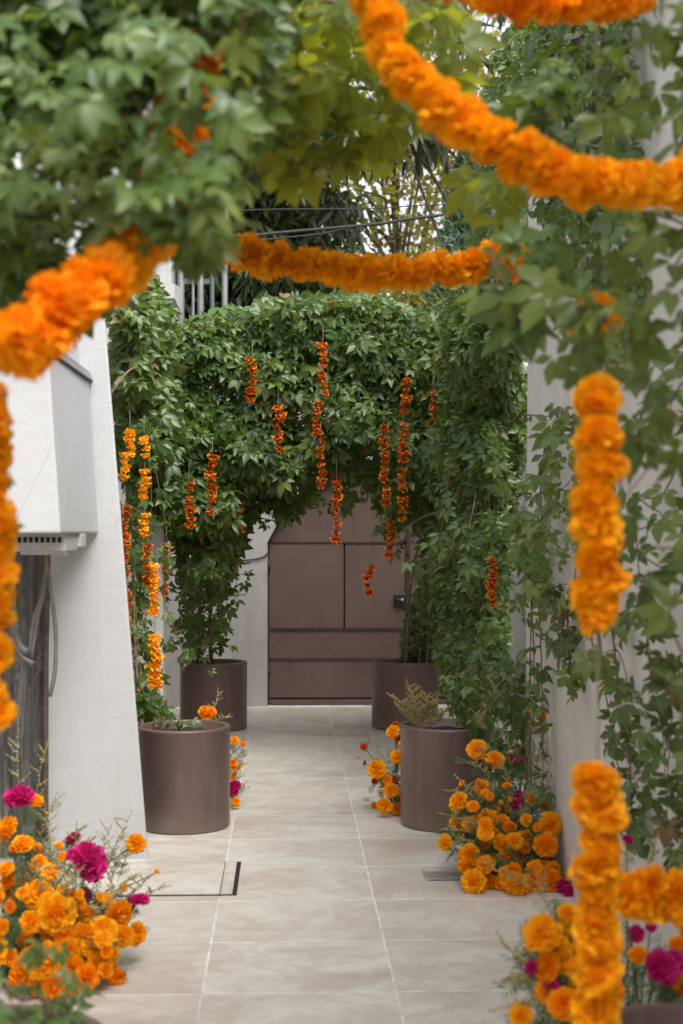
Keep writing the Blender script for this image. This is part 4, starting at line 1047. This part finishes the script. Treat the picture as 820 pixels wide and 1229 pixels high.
CORE = {'m': ('pom', 'marigold'), 'y': ('pom', 'marigold_yellow'), 'o': ('pom', 'marigold_deep'), 'd': ('disc', 'marigold'), 'r': ('disc', 'rust_bud'), 'c': ('cel', 'magenta')}
def arrangement(label, base, items, leaves=(), sprigs=(), radius=.25, nleaf=200, leafsz=.10, hgt=.4, facing=Vector((0, -1, .35)), fillpoly=None, Yf=None, fill=()):
    base = Vector(base); t = thing('flower_arrangement', base, label, 'flowers')
    ctr = base + Vector((0, 0, hgt * .35))
    items = list(items)
    for fx0, fx1, fy0, fy1, fY, nn, d0, d1 in fill:
        for _ in range(nn):
            items.append((random.uniform(fx0, fx1), random.uniform(fy0, fy1), fY + random.uniform(-.06, .1), random.uniform(d0, d1), random.choice('mmyod')))
    for px, py, Y, dpx, k in items:
        p = W(px, py, Y); r = max(dpx / 2 / FPX * Y * 1.1, .008); kind, mat = CORE[k]
        if p.z < r * .8: p.z = r * .8
        out = (p - ctr).normalized() * .55 + facing.normalized() * .75 + Vector((random.gauss(0, .25), random.gauss(0, .25), random.gauss(0, .2)))
        bo = bloom(t, p, out, r, kind, mat, 'bloom' if k != 'c' else 'cockscomb', sz=.8)
        foot = base + Vector((random.gauss(0, .05), random.gauss(0, .04), 0)); foot.z = base.z + .005
        if py < 1150 or True:
            mid = (p + foot) / 2 + Vector((0, .03, .05))
            MB().tube(spline([foot, mid, p - out.normalized() * r * .3], 4), .0028, 4, .002, False).build('stem', M['stem_green'], bo, True)
    if nleaf:
        # leaves along the stems, below and behind the flower heads
        hp_ = np.array([np.array(W(px, py, Y)) for px, py, Y, dpx, k in items if dpx * Y > 50]); n = nleaf
        u = rng.uniform(.25, .96, n); h_ = hp_[rng.integers(0, len(hp_), n)]; ft = np.array([base.x, base.y, .02]) + rng.normal(0, .05, (n, 3)) * np.array([1, 1, 0])
        P = ft * (1 - u)[:, None] + h_ * u[:, None] + np.stack([rng.normal(0, .02, n), np.abs(rng.normal(0, .05, n)) + .015, .04 * np.sin(u * 3.1) + rng.normal(0, .015, n)], 1)
        P[:, 2] = np.maximum(P[:, 2], .015); out = (P - np.array(ctr)); out /= np.linalg.norm(out, axis=1, keepdims=True)
        X_, Y_, Z_ = frames(rng.normal(0, .6, (n, 3)) + np.array([0, -.6, .5]), out * .6 + rng.normal(0, .5, (n, 3)) + np.array([0, -.1, .3]))
        V, F, at = join_instances(PIN, P, X_, Y_, Z_, leafsz * rng.uniform(.5, 1.2, n), np.clip(rng.random(n), 0, .95))
        tag(link('foliage', tri_mesh('foliage', V, F, at), M['fern'], t), kind='stuff')
    for a, b_, Y, L, sd_ in sprigs:
        sprig(t, W(*a, Y), W(*b_, Y), L, sd_)
    return t

Z7 = lambda x, y, s, k, Y: (x * .2515, 920 + y * .2515, Y, s * .2515, k)
it = [Z7(*a) for a in ((35, 295, 110, 'y', 4.75), (108, 370, 95, 'm', 4.72), (170, 165, 70, 'm', 4.85), (185, 400, 60, 'm', 4.8), (280, 375, 45, 'd', 4.9), (650, 368, 88, 'y', 4.95), (185, 470, 85, 'm', 4.75),
    (235, 505, 90, 'd', 4.7), (185, 615, 135, 'm', 4.62), (270, 705, 175, 'y', 4.5), (150, 742, 98, 'm', 4.48), (215, 930, 175, 'y', 4.38), (400, 720, 115, 'm', 4.62), (490, 790, 135, 'y', 4.55), (565, 705, 135, 'm', 4.65),
    (590, 810, 100, 'm', 4.62), (650, 800, 100, 'm', 4.72), (400, 800, 105, 'm', 4.52), (440, 860, 95, 'm', 4.5), (470, 950, 125, 'm', 4.48), (410, 1010, 115, 'o', 4.42), (330, 960, 125, 'm', 4.46), (330, 1060, 135, 'o', 4.4),
    (400, 1075, 85, 'o', 4.42), (260, 1050, 125, 'o', 4.38), (525, 945, 65, 'o', 4.55), (50, 670, 60, 'o', 4.6), (8, 765, 75, 'm', 4.45), (50, 910, 75, 'o', 4.45), (120, 955, 110, 'o', 4.42), (90, 1000, 90, 'o', 4.42),
    (30, 490, 75, 'm', 4.7), (40, 545, 75, 'o', 4.72), (520, 860, 95, 'm', 4.56), (320, 880, 110, 'm', 4.48), (190, 1040, 110, 'o', 4.4), (-30, 880, 140, 'm', 4.45), (-40, 620, 120, 'm', 4.6), (-60, 400, 110, 'y', 4.75), (590, 575, 40, 'd', 4.7), (520, 640, 60, 'd', 4.68), (750, 500, 30, 'd', 4.9), (480, 620, 40, 'd', 4.6), (300, 430, 55, 'd', 4.85), (300, 810, 90, 'o', 4.5),
    (95, 150, 135, 'c', 4.85), (425, 460, 175, 'c', 4.7), (365, 425, 90, 'c', 4.75), (668, 638, 80, 'c', 4.75), (620, 655, 60, 'c', 4.78), (350, 345, 70, 'c', 4.95), (400, 620, 80, 'c', 4.72))]
base = WZ(35, 1165); base.y = 4.62
arrangement('big marigold and magenta cockscomb arrangement on the paving before the grey boards', base, it,
    sprigs=[((60, 1050), (50, 945), 4.9, .05, 6), ((70, 1050), (92, 985), 4.9, .05, 6), ((110, 1060), (135, 985), 4.95, .05, 8), ((120, 1060), (160, 970), 5.0, .05, 8), ((140, 1060), (165, 1000), 5.0, .04, 6), ((30, 1010), (22, 860), 4.9, .05, 7), ((40, 1000), (62, 875), 4.95, .04, 6), ((110, 1080), (170, 1050), 4.8, .04, 6), ((150, 1090), (205, 1062), 4.9, .03, 4), ((90, 1060), (60, 1040), 4.7, .04, 5), ((80, 1090), (100, 1040), 4.6, .05, 7), ((50, 1080), (45, 1035), 4.6, .05, 6), ((90, 1070), (110, 1000), 4.95, .06, 10), ((130, 1075), (150, 1015), 4.95, .06, 10), ((40, 1040), (70, 950), 4.95, .06, 9), ((100, 1110), (150, 1060), 4.6, .05, 8), ((60, 1100), (85, 1050), 4.6, .05, 9), ((140, 1095), (190, 1045), 4.85, .04, 7)],
    nleaf=1100, leafsz=.075, fill=((0, 60, 1010, 1080, 4.75, 12, 10, 18), (20, 120, 1070, 1130, 4.6, 24, 12, 22), (30, 140, 1120, 1185, 4.5, 24, 13, 23), (90, 165, 1075, 1100, 4.75, 8, 6, 12)), hgt=.7, fillpoly=[(-40, 985), (25, 960), (70, 1010), (120, 1040), (165, 1075), (165, 1110), (130, 1150), (60, 1190), (-40, 1190)], Yf=(4.5, 4.95))

Z8 = lambda x, y, s, k, Y: (520 + x * .2439, 830 + y * .2439, Y, s * .2439, k)
it = [Z8(*a) for a in ((560, 110, 78, 'o', 6.2), (498, 85, 52, 'm', 6.25), (490, 160, 45, 'o', 6.25), (215, 285, 95, 'y', 6.15), (305, 335, 92, 'y', 6.1), (605, 490, 42, 'o', 6.0), (125, 545, 98, 'y', 5.95), (240, 470, 75, 'm', 6.1), (260, 540, 72, 'm', 6.0), (485, 540, 82, 'm', 6.0),
    (550, 560, 62, 'o', 6.0), (270, 630, 95, 'm', 5.85), (190, 660, 75, 'm', 5.85), (575, 655, 112, 'y', 5.78), (555, 755, 114, 'o', 5.72), (400, 735, 82, 'y', 5.72), (340, 745, 88, 'm', 5.74), (450, 720, 75, 'm', 5.8), (175, 800, 98, 'y', 5.72), (60, 745, 72, 'm', 5.8), (60, 720, 40, 'd', 5.85), (165, 855, 85, 'y', 5.7), (200, 935, 112, 'm', 5.62), (250, 760, 65, 'm', 5.8),
    (380, 850, 115, 'o', 5.75), (440, 850, 105, 'o', 5.78), (550, 890, 105, 'o', 5.7), (590, 970, 95, 'm', 5.62), (410, 990, 115, 'y', 5.58), (500, 965, 105, 'o', 5.62), (340, 955, 75, 'o', 5.65), (270, 930, 90, 'o', 5.68), (320, 860, 90, 'o', 5.75), (460, 930, 95, 'o', 5.7), (100, 640, 55, 'd', 5.95), (120, 690, 50, 'd', 5.95), (310, 580, 45, 'd', 5.95), (370, 430, 35, 'd', 6.1), (320, 515, 35, 'd', 6.1), (140, 450, 30, 'd', 6.15),
    (405, 335, 55, 'c', 6.15), (375, 322, 35, 'c', 6.15), (430, 340, 40, 'c', 6.15), (405, 560, 70, 'c', 6.0), (215, 560, 60, 'c', 6.0), (240, 580, 45, 'c', 6.0), (420, 505, 42, 'c', 6.05), (650, 1005, 85, 'c', 5.6), (665, 1045, 60, 'c', 5.55), (380, 570, 40, 'c', 6.0))]
base = WZ(612, 1052)
arrangement('marigold bank with pale plumes heaped against the garden wall beside the planter', (base.x, 5.85, 0), it,
    sprigs=[((630, 1065), (575, 1030), 5.5, .03, 6), ((640, 1070), (600, 1040), 5.5, .03, 5), ((655, 1085), (655, 1040), 5.45, .03, 4), ((600, 1010), (530, 995), 5.8, .03, 6), ((600, 1000), (525, 975), 5.9, .03, 6), ((580, 960), (530, 948), 6.0, .03, 5), ((620, 970), (600, 905), 6.0, .04, 6), ((650, 960), (680, 880), 6.0, .04, 8), ((660, 990), (690, 905), 5.9, .03, 6), ((590, 930), (560, 915), 6.1, .03, 5), ((620, 990), (650, 960), 5.9, .03, 6), ((560, 1020), (535, 1035), 5.8, .02, 4), ((575, 1000), (560, 990), 5.8, .03, 7), ((640, 930), (655, 870), 6.1, .03, 6), ((600, 960), (575, 890), 6.1, .045, 9), ((610, 960), (610, 880), 6.15, .045, 9), ((590, 980), (545, 930), 6.0, .045, 8), ((625, 960), (640, 900), 6.1, .045, 9), ((570, 1010), (540, 1015), 5.75, .04, 8), ((650, 1000), (672, 940), 5.95, .04, 9)],
    nleaf=1900, leafsz=.075, fill=((545, 600, 950, 1010, 5.9, 12, 9, 17), (580, 660, 980, 1040, 5.78, 16, 11, 19), (560, 670, 1035, 1068, 5.64, 18, 13, 21), (560, 640, 930, 975, 6.0, 10, 5, 10)), hgt=.7, fillpoly=[(535, 960), (560, 900), (600, 880), (625, 855), (660, 850), (665, 940), (680, 1000), (672, 1068), (560, 1062), (545, 1010)], Yf=(5.72, 6.2))

Z4 = lambda x, y, s, k, Y: (420 + x * .2195, 760 + y * .2195, Y, s * .2195, k)
it = [Z4(*a) for a in ((235, 540, 72, 'm', 7.3), (248, 500, 42, 'r', 7.35), (75, 620, 42, 'r', 7.3), (80, 710, 26, 'r', 7.3), (150, 745, 95, 'm', 7.2), (262, 675, 80, 'm', 7.2), (135, 810, 34, 'r', 7.2), (225, 858, 78, 'm', 7.15), (205, 800, 52, 'm', 7.2), (190, 945, 80, 'm', 7.1), (255, 960, 66, 'o', 7.15), (240, 800, 42, 'r', 7.2), (270, 580, 50, 'r', 7.3))]
base = WZ(485, 965)
arrangement('small marigold cluster tucked behind the front planter near the gate', (base.x - .02, 7.25, 0), it, sprigs=[((470, 950), (436, 905), 7.3, .03, 4), ((470, 930), (445, 880), 7.3, .03, 4)], nleaf=190, leafsz=.055, fill=((448, 482, 880, 970, 7.25, 10, 6, 13),), hgt=.45,
    fillpoly=[(440, 895), (475, 870), (495, 880), (495, 975), (470, 975), (450, 920)], Yf=(7.2, 7.45))

Z3 = lambda x, y, s, k, Y: (150 + x * .2196, 750 + y * .2196, Y, s * .2196, k)
it = [Z3(*a) for a in ((430, 470, 60, 'm', 7.55), (470, 475, 60, 'o', 7.55), (450, 500, 60, 'o', 7.55), (600, 632, 46, 'm', 7.5), (645, 650, 32, 'o', 7.5), (590, 755, 44, 'o', 7.45), (622, 775, 32, 'o', 7.45), (597, 792, 34, 'm', 7.45), (590, 830, 34, 'm', 7.45), (600, 880, 62, 'c', 7.4), (595, 910, 50, 'c', 7.4), (605, 968, 48, 'm', 7.35))]
base = WZ(272, 965)
arrangement('small orange and magenta bunch peeping out behind the planter at the buttress', (base.x - .03, 7.5, 0), it, sprigs=[((250, 865), (262, 825), 7.6, .04, 6), ((245, 870), (280, 860), 7.6, .03, 5), ((275, 950), (300, 945), 7.4, .03, 3), ((270, 930), (300, 915), 7.4, .02, 3)], nleaf=90, leafsz=.06, hgt=.45,
    fillpoly=[(245, 860), (280, 880), (288, 920), (286, 965), (255, 975)], Yf=(7.42, 7.65))

Z9 = lambda x, y, s, k, Y: (400 + x * .512, 780 + y * .512, Y, s * .512, k)
it = [Z9(*a) for a in ((490, 665, 85, 'y', 3.3), (525, 700, 60, 'm', 3.35), (440, 858, 50, 'y', 3.2), (500, 800, 55, 'y', 3.3), (620, 700, 80, 'm', 3.35), (590, 830, 70, 'm', 3.25), (715, 715, 45, 'm', 3.3), (545, 620, 40, 'o', 3.5), (540, 830, 70, 'o', 3.2), (640, 800, 80, 'o', 3.2),
    (770, 745, 78, 'c', 3.25), (800, 730, 50, 'c', 3.3), (710, 665, 40, 'c', 3.35), (465, 745, 32, 'c', 3.3), (500, 745, 30, 'c', 3.35), (508, 790, 42, 'c', 3.3), (745, 650, 26, 'c', 3.4), (690, 445, 26, 'c', 3.9), (680, 560, 24, 'c', 3.5))]
base = WZ(770, 1225); 
arrangement('blurred marigold and magenta bouquet behind the planter at the standing garland', (W(760, 1229, 3.35).x, 3.35, 0), it, sprigs=[((660, 1190), (590, 1180), 3.3, .05, 6), ((650, 1180), (600, 1130), 3.35, .05, 6), ((690, 1140), (640, 1040), 3.6, .04, 5), ((745, 1080), (750, 1010), 3.8, .04, 5), ((770, 1080), (790, 1000), 3.8, .04, 5), ((640, 1210), (585, 1215), 3.2, .03, 4)], nleaf=520, leafsz=.08, fill=((640, 690, 1090, 1160, 3.4, 6, 16, 34), (650, 700, 1150, 1215, 3.3, 6, 20, 36), (755, 820, 1130, 1200, 3.35, 5, 16, 26)), hgt=.8,
    fillpoly=[(650, 1130), (700, 1090), (760, 1090), (860, 1080), (900, 1240), (640, 1260)], Yf=(3.2, 3.65))
# dry plumes in the front right planter
dp = thing('amaranth_plant', (.7, 6.92, .42), 'dry tan plumes standing in the front planter beside the ivy', 'plant')
for a, b_ in (((508, 872), (487, 815)), ((505, 872), (465, 832)), ((512, 872), (510, 830)), ((515, 874), (530, 850)), ((500, 872), (480, 850)), ((520, 874), (500, 850)), ((510, 874), (495, 828)), ((514, 874), (520, 836)), ((506, 874), (474, 842))):
    sprig(dp, W(*a, 6.95), W(*b_, 6.9), .055, 12, 22)
for a, b_ in (((600, 890), (590, 800)), ((598, 890), (640, 830)), ((605, 900), (565, 850)), ((610, 905), (650, 890))):
    sprig(dp, W(*a, 6.62), W(*b_, 6.6), .055, 11, 16)
